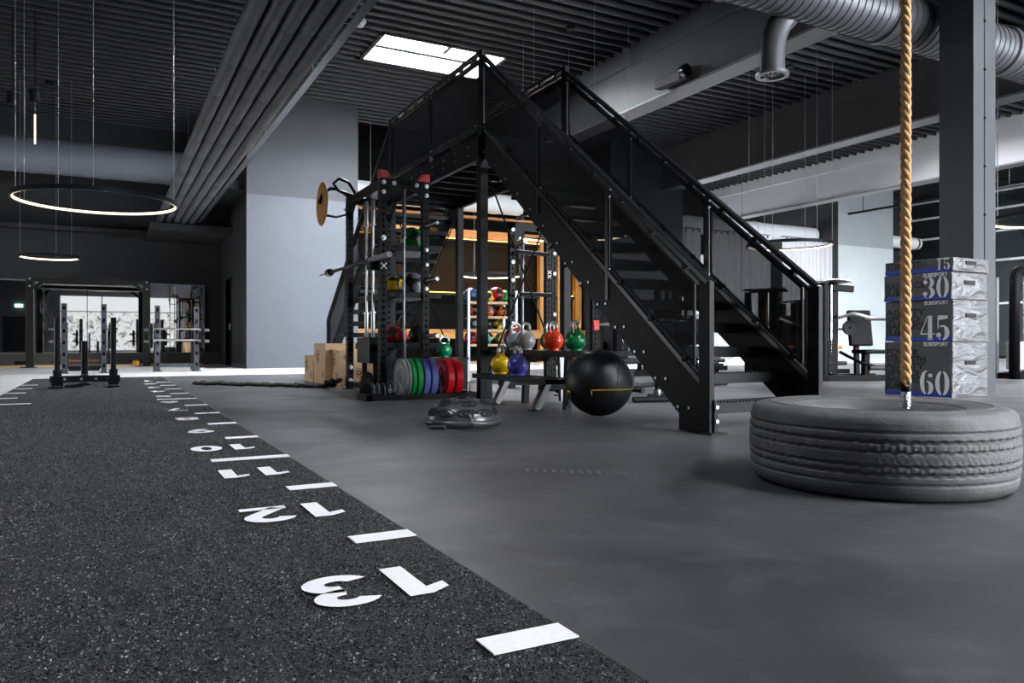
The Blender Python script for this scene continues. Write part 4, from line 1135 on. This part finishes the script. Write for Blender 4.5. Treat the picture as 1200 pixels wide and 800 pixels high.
# low crate and green kettlebell behind the plates
t = thing('storage_crate', 'black storage crate behind the red plates carrying a green kettlebell', 'crate', (4.14, 9.8, 0))
b = MB(); b.box((3.90, 9.6, .0), (4.40, 10.0, .40)); b.build('crate_body', M['black'], t, bevel=.01)
MB().box((3.88, 9.58, .40), (4.42, 10.02, .43)).build('lid', M['black'], t, bevel=.006)
kettlebell((4.14, 9.8, .432), KN, 'green kettlebell standing alone on the black crate behind the red plates', .2, .9)
t = thing('foam_roller', 'black foam roller leaning at the foot of the left rack', 'foam roller', (2.78, 9.1, 0))
b = MB(); p0 = vec((2.66, 8.62, .075)); p1 = vec((2.80, 9.02, .22))
b.tube(p0, p1, .07, 24); b.build('foam_body', M['rubber'], t, smooth=True)
dd = (p1-p0).normalized()
b = MB()
for k in range(5): c = p0+(p1-p0)*(.1+.2*k); b.path([c-dd*.012, c-dd*.008, c+dd*.008, c+dd*.012], .07, 24, [.070, .076, .076, .070])
b.build('foam_ridges', M['rubber'], t, smooth=True)

# ================================================================== WOODEN JUMP BOXES
M['stamp'] = mat('brown_stamp', srgb(140, 92, 60), .6)
def woodbox(x0, x1, y0, y1, h, label, notch=False):
    t = thing('plywood_box', label, 'wooden box', ((x0+x1)/2, (y0+y1)/2, 0), 0, 'plywood jump boxes beside the left rack')
    k = .018
    MB().box((x0, y0+k, 0), (x0+k, y1-k, h)).build('side_panel', M['ply'], t)
    MB().box((x1-k, y0+k, 0), (x1, y1-k, h)).build('side_panel', M['ply'], t)
    b = MB()
    if notch: b.box((x0, y0, 0), (x0+.10, y0+k, h)); b.box((x0+.2, y0, 0), (x1, y0+k, h)); b.box((x0+.10, y0, .11), (x0+.2, y0+k, h))
    else: b.box((x0, y0, 0), (x1, y0+k, h))
    b.build('front_panel', M['ply'], t)
    MB().box((x0, y1-k, 0), (x1, y1, h)).build('back_panel', M['ply'], t)
    MB().box((x0+k, y0+k, h-k), (x1-k, y1-k, h)).build('lid_panel', M['ply'], t)
    b = MB()
    def ring(c, ax, r):
        b.lathe([(r, -.0012), (r*.86, -.0012)], c, ax, 24); b.lathe([(r*.6, -.0012), (r*.25, -.0012)], c, ax, 16)
    ring((x0, (y0+y1)/2+.12, h*.66), 'x', .11); ring((x0, y0+.14, h*.25), 'x', .06)
    ring((x0+.10, y0, h*.8), 'y', .045); ring((x0+.30, y0, h*.35), 'y', .07)
    b.build('round_stamps', M['stamp'], t)
    return t
woodbox(2.95, 3.55, 11.62, 12.33, .62, 'tallest plywood jump box beside the left rack')
woodbox(3.05, 3.60, 11.20, 11.58, .52, 'plywood jump box with a notched foot, half hidden by the rack post', True)
woodbox(2.94, 3.40, 12.38, 12.95, .42, 'lowest plywood jump box peeping out behind the tallest one')

# ================================================================== BATTLE ROPES
def battle_rope(pts, label, r=.021, amp=.05, seed=1, strands=1):
    t = thing('battle_rope', label, 'battle rope', tuple(pts[0][:2])+(0,))
    rnd = random.Random(seed)
    for s in range(strands):
        P = []
        n = 90
        ph = rnd.random()*6
        for i in range(n+1):
            q = i/n*(len(pts)-1); k = min(int(q), len(pts)-2); f = q-k
            a, c = vec(pts[k]), vec(pts[k+1]); p = a.lerp(c, f); d = (c-a).normalized(); nn = Vector((-d.y, d.x, 0))
            P.append(p+nn*(amp*math.sin(i*.42+ph)+(s-(strands-1)/2)*.075)+Vector((0, 0, .012*max(0, math.sin(i*.9+ph*2)))))
        rs = [r*(1+.13*math.sin(i*2.4)) for i in range(n+1)]
        MB().path(P, r, 8, rs).build('rope_length', M['ropeblk'], t, smooth='all')
    return t
M['ropeblk'] = mat('black_braided_rope', (0.022, 0.019, 0.018), .7, var=.5, vscale=60, bump=.5, bscale=120)
battle_rope([(1.22, 12.5, .024), (1.8, 11.75, .024), (2.4, 11.1, .024), (2.72, 10.6, .03), (2.80, 10.46, .12)], 'heaped black battle rope lying on the floor left of the rack', .022, .045, 3, 4)
battle_rope([(5.1, 8.55, .03), (5.9, 8.62, .03), (6.9, 8.75, .03), (8.2, 8.6, .03)], 'black battle rope stretched along the floor behind the big black ball', .03, .04, 8, 2)

# ================================================================== DIP STAND under the stair
t = thing('dip_stand', 'pair of black parallel dip bars on long feet under the stair flight', 'dip stand', (5.4, 6.75, 0))
for (x, y) in ((5.20, 6.52), (5.62, 6.80)):
    MB().path([(x-.28, y+.02, .035), (x+.20, y-.10, .035)], .032, 14).build('foot_bar', M['black'], t, smooth=True)
    MB().tube((x, y-.03, .03), (x, y-.03, .86), .027, 14).build('upright', M['black'], t, smooth=True)
    MB().lathe([(.036, .07), (.04, .08), (.04, .13), (.036, .14)], (x, y-.03, 0), 'z', 16, True).build('collar', M['dsteel'], t, smooth=True)
    MB().path([(x, y-.30, .86), (x, y+.25, .86)], .022, 12).build('grip_bar', M['black'], t, smooth=True)

# ================================================================== RIGHT POWER RACK (behind the stair)
rk = thing('power_rack', 'second black power rack standing behind the stair flight and kettlebells', 'power rack', (5.6, 9.5, 0))
for x, y, h in ((4.98, 9.40, 2.30), (5.56, 9.40, 2.30), (5.86, 9.75, 2.30), (6.36, 9.42, 2.30)):
    upright('upright', x, y, h, rk, .08); 
    MB().box((x-.09, y-.09, 0), (x+.09, y+.09, .012)).build('foot_plate', M['black'], rk)
MB().box((4.94, 9.36, 2.2), (6.40, 9.44, 2.30)).build('top_beam', M['black'], rk)
for s_, x_ in ((1, 5.0), (-1, 5.54)): MB().prism([(0, 0), (s_*.17, 0), (0, -.2)], (x_, 9.35, 2.2), (1, 0, 0), (0, 0, 1), (0, .012, 0)).build('corner_gusset', M['black'], rk)
MB().bar((5.02, 9.3, 2.34), (5.02, 8.9, 2.40), .05, .03).build('top_handle', M['dsteel'], rk)
for z in (2.2, 1.75, 1.5, .9): bolt((4.98, 9.355, z), '-y', rk)
for z in (1.95, 1.65, 1.05, .85): bolt((5.86, 9.70, z), '-y', rk)
for x, z in ((5.02, 1.86), (5.08, 1.29)):
    b = MB(); b.bar((x-.12, 9.1, z), (x+.50, 9.34, z+.015), .05, .05); b.mi = 1; b.bar((x-.12, 9.1, z+.028), (x+.50, 9.34, z+.043), .03, .008); b.build('safety_arm', [M['black'], M['steel']], rk)
MB().path([(4.98, 9.3, 1.98), (4.98, 9.0, 2.0)], .035, 12).build('roller_pad', M['dsteel'], rk, smooth=True)
b = MB(); b.cbox((5.56, 9.35, 1.60), (.09, .012, .14)); b.mi = 1
for dz in (-.03, .03):
    for s in (-1, 1): b.bar((5.56-.03, 9.342, 1.60+dz-.022*s), (5.56+.03, 9.342, 1.60+dz+.022*s), .012, .004, (0, 1, 0))
b.build('logo_plate', [M['black'], M['white']], rk)
b = MB(); b.cbox((6.36, 9.36, .89), (.10, .05, .14)); tag(b.build('safety_clip', M['redplate'], rk, bevel=.006), 'red clip')
b = MB(); b.path([(6.40, 9.34, .90), (6.50, 9.30, .90), (6.54, 9.29, .90)], .02, 10, [.012, .02, .028]); b.build('clip_knob', M['zinc'], rk, smooth=True)
barbell(5.28, 9.62, .05, 2.26, 'grey barbell standing upright inside the right rack', .50, 'dsteel', 'rackgrey')['group'] = 'barbells'
for x in (6.0, 6.12):
    t = barbell(x, 10.2, .02, 2.1, 'chrome barbell standing upright right of the rear post' if x < 6.1 else 'chrome barbell standing upright, second right of the rear post', .3, 'steel', 'steel')
    t['group'] = 'barbells'
med_ball((4.20, 7.85, .557), .13, BK, CR, 'black medicine ball with red panels behind the grey kettlebells', seed=4)

# ================================================================== BALL SHELF far behind
t = thing('ball_shelf', 'freestanding shelf unit with tan edges full of medicine balls behind the posts', 'shelf unit', (5.65, 11.6, 0))
for x in (5.22, 6.10):
    for y in (11.35, 11.8): MB().box((x-.02, y-.02, 0), (x+.02, y+.02, 1.5)).build('post', M['dsteel'], t)
for k, z in enumerate((1.30, 1.06, .84, .60, .32)):
    b = MB(); b.box((5.24, 11.35, z-.02), (6.08, 11.8, z)); b.mi = 1; b.box((5.24, 11.33, z-.03), (6.08, 11.35, z+.01)); b.build('shelf', [M['black'], M['ply']], t)
rows = [(1.30, [(5.36, .12, CB, BK), (5.55, .125, CB, CB), (5.70, .10, CY_, BK), (5.83, .135, CR, BK), (6.0, .11, CG, CG)]),
        (1.06, [(5.42, .10, CO, BK), (5.68, .10, CO, CS), (5.92, .105, CO, BK)]),
        (.84, [(5.40, .105, BK, CS), (5.66, .10, BK, BK), (5.86, .10, BK, CY_)]),
        (.60, [(5.36, .11, BK, CR), (5.66, .105, CT, BK), (5.92, .10, CY_, CS)])]
nm = {CB: 'blue', CY_: 'yellow', CR: 'red', CG: 'green', CO: 'orange', BK: 'black', CT: 'mint', CS: 'grey'}
lv = {1.30: 'top far', 1.06: 'second far', .84: 'third far', .60: 'lowest far'}
for z, rr in rows:
    for i, (x, r, c1, c2) in enumerate(rr):
        pos = ['at its left end', 'second from left', 'third from left', 'fourth from left', 'at its right end'][i if i < len(rr)-1 else 4]
        med_ball((x, 11.56, z), r, c1, c2, '%s medicine ball on the %s shelf, %s' % (nm[c1] if c1 is c2 else nm[c1]+' and '+nm[c2], lv[z], pos), 'medicine balls on the far shelf', seed=int(x*100))
# ================================================================== SLED
t = thing('push_sled', 'black push sled with upright poles standing at the far end of the turf', 'push sled', (-.25, 12.5, 0))
MB().box((-.68, 12.20, .085), (.18, 12.28, .175)).build('front_beam', M['black'], t, bevel=.006)
for x in (-.59, .095):
    MB().tube((x, 12.24, .17), (x, 12.24, .99), .036, 16).build('push_pole', M['black'], t, smooth=True)
    MB().tube((x, 12.24, .17), (x, 12.24, .26), .055, 16).build('pole_collar', M['black'], t, smooth=True)
    MB().box((x-.07, 12.16, .035), (x+.07, 12.32, .17)).build('skid_post', M['black'], t, bevel=.005)
    b = MB(); b.prism([(12.05, .014), (12.5, .014), (12.55, .04), (12.0, .04)], (x-.08, 0, 0), (0, 1, 0), (0, 0, 1), (.16, 0, 0)); b.build('skid', M['dsteel'], t)
for x in (-.50, -.30, -.12, .03): bolt((x, 12.20, .13), '-y', t, .014)
MB().tube((-.28, 13.06, .16), (-.28, 13.06, .66), .045, 16).build('load_pole', M['black'], t, smooth=True)
MB().box((-.32, 12.28, .09), (-.24, 13.1, .17)).build('spine_beam', M['black'], t)
b = MB(); b.prism([(12.85, .014), (13.3, .014), (13.35, .04), (12.8, .04)], (-.36, 0, 0), (0, 1, 0), (0, 0, 1), (.16, 0, 0)); b.box((-.33, 13.0, .04), (-.23, 13.12, .16)); b.build('skid', M['dsteel'], t)
t = thing('sled_strap', 'black folded strap lying on the turf under the sled', 'strap', (-.38, 12.5, .013))
b = MB(); b.path([(-.60, 12.42, .022), (-.45, 12.38, .026), (-.30, 12.46, .022), (-.42, 12.56, .022), (-.55, 12.52, .022)], .018, 8); b.build('webbing', M['rubber'], t, smooth='all')

# ================================================================== BLUE-GREY SQUAT STANDS
M['bluegrey'] = mat('blue_grey_steel', (0.052, 0.056, 0.074), 0.45, 0.2)
def squat_stand(xa, xb, y, label, bench=False):
    t = thing('squat_stand', label, 'squat stand', ((xa+xb)/2, y, 0), 0, 'blue-grey squat stands before the mirror')
    for x in (xa, xb):
        b = MB(); b.box((x-.05, y-.04, 0), (x+.05, y+.04, 1.42)); b.mi = 1
        for k in range(6): b.box((x-.02, y-.043, .12+.235*k), (x+.02, y-.038, .19+.235*k))
        b.build('upright', [M['bluegrey'], M['hole']], t)
        MB().box((x-.085, y-.12, 0), (x+.085, y+.12, .015)).build('foot_plate', M['bluegrey'], t)
        MB().box((x-.035, y+.04, .0), (x+.035, y+.95, .07)).build('base_rail', M['bluegrey'], t)
        MB().box((x-.03, y+.88, .07), (x+.03, y+.95, 1.05)).build('rear_post', M['black'], t)
        MB().path([(x-.02, y-.05, 1.06), (x-.02, y-.10, 1.03), (x-.02, y-.11, 1.10)], .015, 8).build('bar_hook', M['black'], t, smooth=True)
    MB().box((xa, y+.02, .10), (xb, y+.08, .17)).build('cross_member', M['bluegrey'], t)
    if bench:
        b = MB(); b.box((xa+.08, y-.02, .05), (xb-.08, y+.3, .14)); b.build('step_board', M['black'], t)
        MB().box((xa+.08, y+.0, .24), (xb-.08, y+.05, .275)).build('wooden_rail', M['brown_pad'], t)
    for z in (.66, .90):
        for s, x in ((-1, xa), (1, xb)):
            MB().tube((x+s*.05, y, z), (x+s*.26, y, z), .018, 10).build('plate_peg', M['steel'], t, smooth=True)
    return t
def stand_plates(xa, xb, y, who):
    for z, r in ((.66, .16), (.90, .14)):
        for s, x in ((-1, xa), (1, xb)):
            nm_ = 'left' if s < 0 else 'right'
            lab = 'black weight plates pair on the %s %s-hand peg of %s' % ('lower' if z < .8 else 'upper', nm_, who)
            t = thing('weight_plate', lab.replace('plates pair', 'plate'), 'weight plate', (x+s*.12, y, z-r), 0, 'black plates on the squat stands')
            MB().lathe([(.02, -.035), (.06, -.04), (r, -.03), (r, .03), (.06, .04), (.02, .035)], (x+s*.125, y, z), 'x', 24, True).build('plate_disc', M['black'], t, smooth=True)
            MB().lathe([(.019, -.05), (.032, -.05), (.032, .05), (.019, .05)], (x+s*.20, y, z), 'x', 16, True).build('collar', M['dsteel'], t, smooth=True)
squat_stand(-.745, -.035, 17.9, 'blue-grey squat stand behind the sled with a low step board', True)
stand_plates(-.745, -.035, 17.9, 'the stand behind the sled')
squat_stand(.98, 1.76, 18.1, 'blue-grey squat stand right of the sled carrying chrome bars')
stand_plates(.98, 1.76, 18.1, 'the stand with chrome bars')
for z, yy in ((.66, 18.25), (.90, 18.25)):
    t = thing('barbell', 'chrome bar laid across the right squat stand, %s of two' % ('lower' if z < .8 else 'upper'), 'barbell', (1.37, yy, z-.02), 0, 'bars on the squat stand')
    MB().tube((.85, yy-.19, z+.02), (1.9, yy-.19, z+.02), .022, 12).build('shaft', M['steel'], t, smooth=True)

# ================================================================== SUSPENSION RIG
M['rigm'] = mat('dark_olive_steel', (0.013, 0.0125, 0.011), .5, spec=.2)
t = thing('training_rig', 'tall dark frame rig with diagonal corner braces in front of the mirror', 'training rig', (-.36, 22.5, 0))
for x in (-1.66, .95):
    MB().box((x-.085, 22.25, 0), (x+.085, 22.42, 2.24)).build('post', M['rigm'], t, bevel=.006)
    MB().box((x-.2, 22.2, 0), (x+.14, 22.48, .02)).build('foot_plate', M['rigm'], t)
    s = 1 if x < 0 else -1
    MB().bar((x+s*.04, 22.33, 1.95), (x+s*.34, 22.33, 2.19), .06, .07).build('corner_brace', M['rigm'], t)
    for z in (2.2, 2.02): bolt((x, 22.25, z), '-y', t, .02)
    MB().box((x-.06, 22.42, 2.12), (x+.06, 23.9, 2.24)).build('wall_beam', M['rigm'], t)
    MB().tube((x-s*.02, 22.35, .12), (x-s*.32, 22.35, .12), .05, 12).build('foot_wheel', M['black'], t, smooth=True)
MB().box((-1.66, 22.27, 2.15), (.95, 22.40, 2.24)).build('top_beam', M['rigm'], t)
MB().tube((-1.6, 22.9, 2.12), (.9, 22.9, 2.12), .022, 12).build('pull_up_bar', M['steel'], t, smooth=True)
t = thing('suspension_strap', 'black looped suspension strap hanging beside the rig post', 'suspension strap', (-1.40, 23.2, 1.0))
b = MB(); b.path([(-1.40, 22.9, 2.11), (-1.40, 22.95, 1.85)], .012, 6); b.path([(-1.40, 22.95, 1.85), (-1.47, 22.95, 1.6), (-1.46, 22.95, 1.38), (-1.40, 22.95, 1.30), (-1.34, 22.95, 1.38), (-1.33, 22.95, 1.6)], .014, 6, closed=True)
b.build('strap_loop', M['rubber'], t, smooth='all')
MB().path([(-1.41, 22.95, 1.30), (-1.38, 22.95, 1.0), (-1.42, 22.95, .8)], .02, 8).build('strap_handle', M['rubber'], t, smooth='all')
t = thing('slam_ball', 'small ochre ball resting on the floor beside the rig foot', 'ball', (.70, 22.2, 0))
MB().sphere((.70, 22.15, .09), .09, 20, 12).build('ball_skin', M['gold'], t, smooth='all')
t = thing('wooden_platform', 'long pale wooden platform strip along the foot of the mirror', 'platform', (-1, 23.2, 0))
MB().box((-5.5, 22.75, 0), (2.4, 23.85, .03)).build('boards', M['ply'], t)

# ================================================================== RING LAMPS
def ring_lamp(c, dia, label, wires, seed=0):
    x, y, z = c; r = dia/2
    t = thing('ring_lamp', label, 'pendant lamp', (x, y, z), 0, 'round ring pendant lamps')
    b = MB(); b.lathe([(r-.028, .035), (r+.03, .035), (r+.03, -.03), (r-.011, -.03), (r-.011, .028), (r-.028, .028)], (x, y, z), 'z', 96, True); b.build('ring_housing', M['black'], t, smooth=True)
    b = MB(); b.lathe([(r-.026, .008), (r-.029, -.016), (r-.022, -.027), (r-.012, -.027), (r-.012, .008)], (x, y, z), 'z', 96, True); b.build('led_diffuser', M['glow'], t, smooth=True)
    for a in wires:
        px, py = x+r*math.cos(math.radians(a)), y+r*math.sin(math.radians(a))
        MB().tube((px, py, z+.03), (px, py, ZC+.02), .0038, 6).build('suspension_wire', M['wire'], t, smooth=True)
    b = MB(); b.lathe([(0, ZC-.05), (.09, ZC-.05), (.09, ZC+.02), (0, ZC+.02)], (x, y, 0), 'z', 24); b.build('ceiling_canopy', M['black'], t)
    return t
M['wire'] = mat('steel_wire', (.30, .31, .33), .45, .6)
ring_lamp((-.113, 13.08, 2.755), 2.2, 'large glowing ring lamp hanging above the turf on the left', (152, 205, 120, 338, 268, 12))
ring_lamp((-1.163, 20.88, 2.626), 1.2, 'small ring lamp hanging far back in front of the mirror', (200, 320, 80))
ring_lamp((13.25, 11.98, 2.76), 1.76, 'ring lamp hanging in front of the bright curtains', (150, 200, 260, 320, 20, 80))
ring_lamp((14.57, 7.2, 2.78), 2.2, 'ring lamp at the right beside the column, in front of dark glazing', (150, 210, 270, 330, 30, 90))
ring_lamp((8.78, 17.7, 2.35), 1.5, 'ring lamp low before the amber wall, seen between the stair posts', (100, 220, 340))
ring_lamp((7.92, 12.5, 2.72), 2.2, 'ring lamp partly hidden behind the stair stringer and right rack', (118, 200, 330, 60, 260))
# spots and little pendants, upper left
def spot(c, label):
    t = thing('ceiling_spot', label, 'spot lamp', c, 0)
    MB().lathe([(.0, 0), (.085, .0), (.09, .02), (.09, .22), (.05, .25), (0, .25)], c, 'z', 24).build('spot_body', M['black'], t, smooth=True)
    MB().tube((c[0], c[1], c[2]+.25), (c[0], c[1], ZC+.02), .012, 8).build('drop_rod', M['black'], t)
spot((-1.503, 16.647, 4.98), 'black cylinder spot on a thin rod at the upper left')
spot((-1.144, 16.456, 5.02), 'black cylinder spot above the thin hanging tube lamp')
t = thing('tube_pendant', 'thin vertical tube lamp hanging under a black spot, upper left', 'pendant lamp', (-1.144, 16.456, 4.2))
MB().tube((-1.144, 16.456, 4.26), (-1.144, 16.456, 4.80), .014, 10).build('glass_tube', mat('lit_tube', (1, .9, .75), .4, emit=1.2, ecol=(1, .88, .7)), t, smooth=True)
MB().tube((-1.144, 16.456, 4.80), (-1.144, 16.456, 5.02), .004, 6).build('wire', M['wire'], t)
t = thing('exit_sign', 'green lit exit sign above the dark door, seen in the mirror', 'exit sign', (-4.75, -8.28, 2.75))
MB().box((-4.95, -8.30, 2.78), (-4.55, -8.24, 2.96)).build('sign_box', emis('green_exit_light', (.45, 1, .75), 2.2), t)
# ================================================================== CURTAINS
def curtain(x0, x1, y, z0, z1, label, amp=.07, wl=.26, seed=0):
    t = thing('curtain', label, 'curtain', ((x0+x1)/2, y, z0), 0, 'pale curtains on the far wall')
    n = int((x1-x0)/wl*14)
    fn = lambda u, v: vec((x0+(x1-x0)*u, y+amp*(.55+.45*(1-v))*math.sin(2*PI*u*(x1-x0)/wl+seed+.6*math.sin(5*u+seed))+.02*math.sin(11*u), z0+(z1-z0)*v))
    b = MB(); b.grid(fn, n, 8); b.build('fabric', M['curtain'], t, smooth='all')
    k = int((x1-x0)/wl)
    for i in range(k):
        x = x0+(i+.5)*(x1-x0)/k
        MB().box((x-.03, y-.10, z1-.09), (x+.03, y-.085, z1-.02)).build('heading_hook', M['black'], t)
    MB().tube((x0-.05, y, z1+.03), (x1+.05, y, z1+.03), .02, 8).build('curtain_rod', M['dsteel'], t)
    return t
curtain(16.5, 17.35, 19.4, .25, 4.33, 'pale grey curtain beside the centre pier, first from left', seed=1)
curtain(17.5, 19.1, 19.4, .25, 4.33, 'pale grey curtain behind the stair handrail, second from left', seed=2.2)
curtain(19.2, 20.45, 19.4, .25, 4.33, 'pale grey curtain behind the brown-padded machine, third from left', seed=.4)
curtain(21.1, 23.68, 19.4, .2, 4.33, 'brightest white curtain, against the pale right-hand pier', .05, .22, seed=3)

# ================================================================== WEIGHT MACHINES
M['mach'] = mat('machine_black', (0.006, 0.0056, 0.0064), .4, spec=.06)
M['chrome'] = mat('bright_chrome', (.85, .85, .85), .12, 1.0)
M['capsil'] = mat('silver_shroud', (.62, .62, .63), .35, .6)
def pad(b, c, d, tilt=0.0):
    k0 = len(b.bm.verts); b.cbox((0, 0, 0), d); b.bm.verts.ensure_lookup_table()
    R = Matrix.Rotation(tilt, 3, 'X')
    for q in b.bm.verts[k0:]: q.co = R @ q.co+vec(c)
    return b
def weight_machine(loc, rz, label, w=1.25, h=1.65, padm='mach', cap='capsil', seat_z=.45, back=(0.62, .42, -.15), tower=True, arm=True, group='weight machines'):
    """local frame: stack tower on the -x side, seat on the +x side, facing -y"""
    t = thing('weight_machine', label, 'weight machine', loc, rz, group)
    L = dict(local=True)
    xl = -w/2; xm = -w/2+.42
    for y in (-.28, .28): MB().cbox((0, y, .05), (w, .08, .10)).build('base_rail', M['mach'], t, bevel=.01, **L)
    MB().cbox((xl+.05, 0, .05), (.09, .64, .10)).build('base_rail', M['mach'], t, **L)
    MB().tube((xl+.05, -.22, .0), (xl+.05, -.22, h-.08), .085, 18).build('tower_post', M['mach'], t, smooth=True, **L)
    MB().cbox((xm, .10, h/2), (.10, .13, h-.02)).build('tower_post', M['mach'], t, bevel=.012, **L)
    MB().cbox((xl+.05, .25, h/2-.04), (.09, .10, h-.08)).build('tower_post', M['mach'], t, **L)
    if cap:
        b = MB(); n = 12
        b.grid(lambda u, v: vec((xl-.05+(.56)*u, -.34+.66*v, h-.085+.075*math.sin(PI*(.15+.7*u)))), n, 4); b.build('top_shroud', M[cap], t, solid=.02, smooth='all', **L)
    MB().bar((xm-.12, .0, h-.13), (xm+.30, .0, h-.16), .08, .11).build('pulley_arm', M['mach'], t, bevel=.01, **L)
    for x in (xl+.15, xl+.28): MB().tube((x, -.08, .12), (x, -.08, h-.1), .013, 10).build('guide_rod', M['chrome'], t, smooth=True, **L)
    MB().cbox((xl+.24, .30, h*.42), (.36, .03, h*.74)).build('rear_shroud', M['mach'], t, **L)
    for k in range(12):
        MB().cbox((xl+.215, -.08, .15+.045*k), (.26, .18, .039)).build('stack_plate', M['mach'], t, bevel=.003, **L)
    MB().tube((xl+.215, -.08, .58), (xl+.215, -.08, h-.14), .004, 6).build('cable', M['rubber'], t, **L)
    b = MB(); b.lathe([(.02, -.015), (.12, -.02), (.12, .02), (.02, .015)], (xm+.20, -.06, h*.52), 'y', 20, True); b.build('pulley', M['mach'], t, smooth=True, **L)
    sx = w/2-.32
    MB().cbox((sx, .05, seat_z/2), (.09, .11, seat_z)).build('seat_post', M['mach'], t, **L)
    b = MB(); pad(b, (sx, -.05, seat_z+.03), (.40, .42, .07)); b.build('seat_pad', M[padm], t, bevel=.025, **L)
    bh, bw, tl = back
    b = MB(); pad(b, (sx, .22, seat_z+.12+bh/2), (bw, .08, bh), tl); b.build('back_pad', M[padm], t, bevel=.025, **L)
    MB().bar((sx, .30, .08), (sx, .34, seat_z+bh), .07, .07).build('back_post', M['mach'], t, **L)
    if arm:
        MB().path([(xm, -.05, h*.62), (xm+.22, -.16, h*.66), (sx-.02, -.30, h*.60)], .028, 10).build('lever_arm', M['capsil'], t, smooth='all', **L)
        MB().path([(sx-.28, -.34, h*.60), (sx+.26, -.34, h*.60)], .022, 10).build('grip_bar', M['rubber'], t, smooth=True, **L)
        MB().path([(xm+.02, -.05, .48), (xm+.30, -.22, .30), (sx, -.36, .22)], .026, 10).build('foot_lever', M['mach'], t, smooth='all', **L)
        MB().path([(sx-.2, -.36, .22), (sx+.2, -.36, .22)], .045, 12).build('shin_roller', M['rubber'], t, smooth=True, **L)
    return t
weight_machine((11.05, 8.72, 0), -.35, 'dark weight machine with silver curved top beside the jump boxes', 1.3, 1.69, 'mach')
weight_machine((12.75, 10.9, 0), -.3, 'weight machine with bright orange pads beyond the stair foot', 1.2, 1.5, 'orange_pad', 'mach', .50, (.28, .3, -.1))
weight_machine((11.0, 10.35, 0), .5, 'dark leg machine with tall brown back pad behind the handrail', 1.5, 1.62, 'brown_pad', 'mach', .52, (.95, .42, .10))
weight_machine((10.35, 12.0, 0), .2, 'dark weight machine left of the brown-padded one, below the curtains', 1.3, 1.75, 'mach', 'mach')
weight_machine((12.0, 13.6, 0), -.2, 'dark weight machine far back in front of the grey curtains', 1.3, 1.9, 'mach', 'mach')
weight_machine((9.0, 11.9, 0), -.1, 'machine with small orange pads seen below the stair stringer', 1.2, 1.25, 'orange_pad', None, .48, (.26, .3, -.1))
t = weight_machine((13.2, 15.0, 0), -.3, 'distant dark weight machine with orange pads behind the treads', 1.3, 1.7, 'orange_pad', 'mach')
# machine cut by the right edge of the view: tall framed stack
t = thing('cable_machine', 'tall black framed cable machine with white weight stack right of the boxes', 'weight machine', (14.6, 7.75, 0), 0, 'weight machines')
b = MB()
b.path([(13.88, 7.62, .0), (13.88, 7.62, 1.74), (13.92, 7.62, 1.84), (14.02, 7.62, 1.88), (15.0, 7.62, 1.88)], .085, 14); b.build('front_frame', M['mach'], t, smooth='all')
MB().path([(15.0, 7.62, 1.88), (15.1, 7.62, 1.84), (15.14, 7.62, 1.74), (15.14, 7.62, 0)], .085, 14).build('front_frame', M['mach'], t, smooth='all')
MB().box((13.84, 7.9, 0), (13.92, 8.3, 1.78)).build('side_shroud', M['dsteel'], t)
for x in (14.16, 14.42): MB().tube((x, 7.75, .1), (x, 7.75, 1.8), .022, 10).build('guide_rod', M['chrome'], t, smooth=True)
for k in range(8): MB().box((14.06, 7.66, .16+.062*k), (14.52, 7.86, .215+.062*k)).build('stack_plate', M['capsil'], t)
MB().box((13.9, 7.6, 0), (15.12, 8.2, .10)).build('base', M['mach'], t)
MB().lathe([(.02, -.03), (.2, -.03), (.2, .03), (.02, .03)], (14.62, 7.68, 1.35), 'y', 24, True).build('cam_wheel', M['rubber'], t, smooth=True)
t = thing('partition_panel', 'plain grey partition panel right behind the jump boxes', 'panel', (13.6, 8.5, 0))
MB().box((13.35, 8.4, 0), (13.95, 8.46, 1.72)).build('board', M['column'], t, bevel=.01)
MB().box((13.33, 8.38, 1.72), (13.97, 8.48, 1.76)).build('edge_cap', M['dsteel'], t)
# bench behind the kettlebell rack
t = thing('flat_bench', 'black flat weight bench low on the floor behind the kettlebell rack', 'weight bench', (5.7, 8.3, 0))
b = MB(); pad(b, (5.5, 8.0, .40), (1.15, .27, .07)); b.build('bench_pad', M['black'], t, bevel=.02)
MB().box((4.95, 7.96, .30), (6.05, 8.04, .36)).build('spine', M['dsteel'], t)
for x in (5.02, 5.98):
    MB().bar((x, 8.0, .33), (x, 8.0, .03), .07, .05, (1, 0, 0)).build('leg', M['black'], t)
    MB().tube((x, 7.75, .03), (x, 8.25, .03), .028, 12).build('foot_bar', M['black'], t, smooth=True)
# ================================================================== CAMERA, LIGHT, VIEW
cam = bpy.data.cameras.new('camera'); co = bpy.data.objects.new('camera', cam); COL.objects.link(co)
cam.sensor_width = 36; cam.lens = 897/1200*36; cam.clip_start = .05; cam.clip_end = 200
co.location = (0, 0, .65); co.rotation_euler = (PI/2, 0, -math.atan2(476, 897))
SC.camera = co
w = bpy.data.worlds.new('world'); SC.world = w; w.use_nodes = True
w.node_tree.nodes['Background'].inputs[0].default_value = (.75, .85, 1, 1)
w.node_tree.nodes['Background'].inputs[1].default_value = 0.05
vs = SC.view_settings
SC.display_settings.display_device = 'sRGB'
vs.view_transform = 'Standard'; vs.look = 'None'; vs.exposure = 1.05; vs.gamma = 1.0; vs.use_curve_mapping = False
SC.cycles.max_bounces = 8; SC.cycles.diffuse_bounces = 4; SC.cycles.glossy_bounces = 4; SC.cycles.transparent_max_bounces = 16
SC.cycles.sample_clamp_indirect = 6.0
SC.cycles.caustics_reflective = False; SC.cycles.caustics_refractive = False
SC.cycles.use_denoising = True
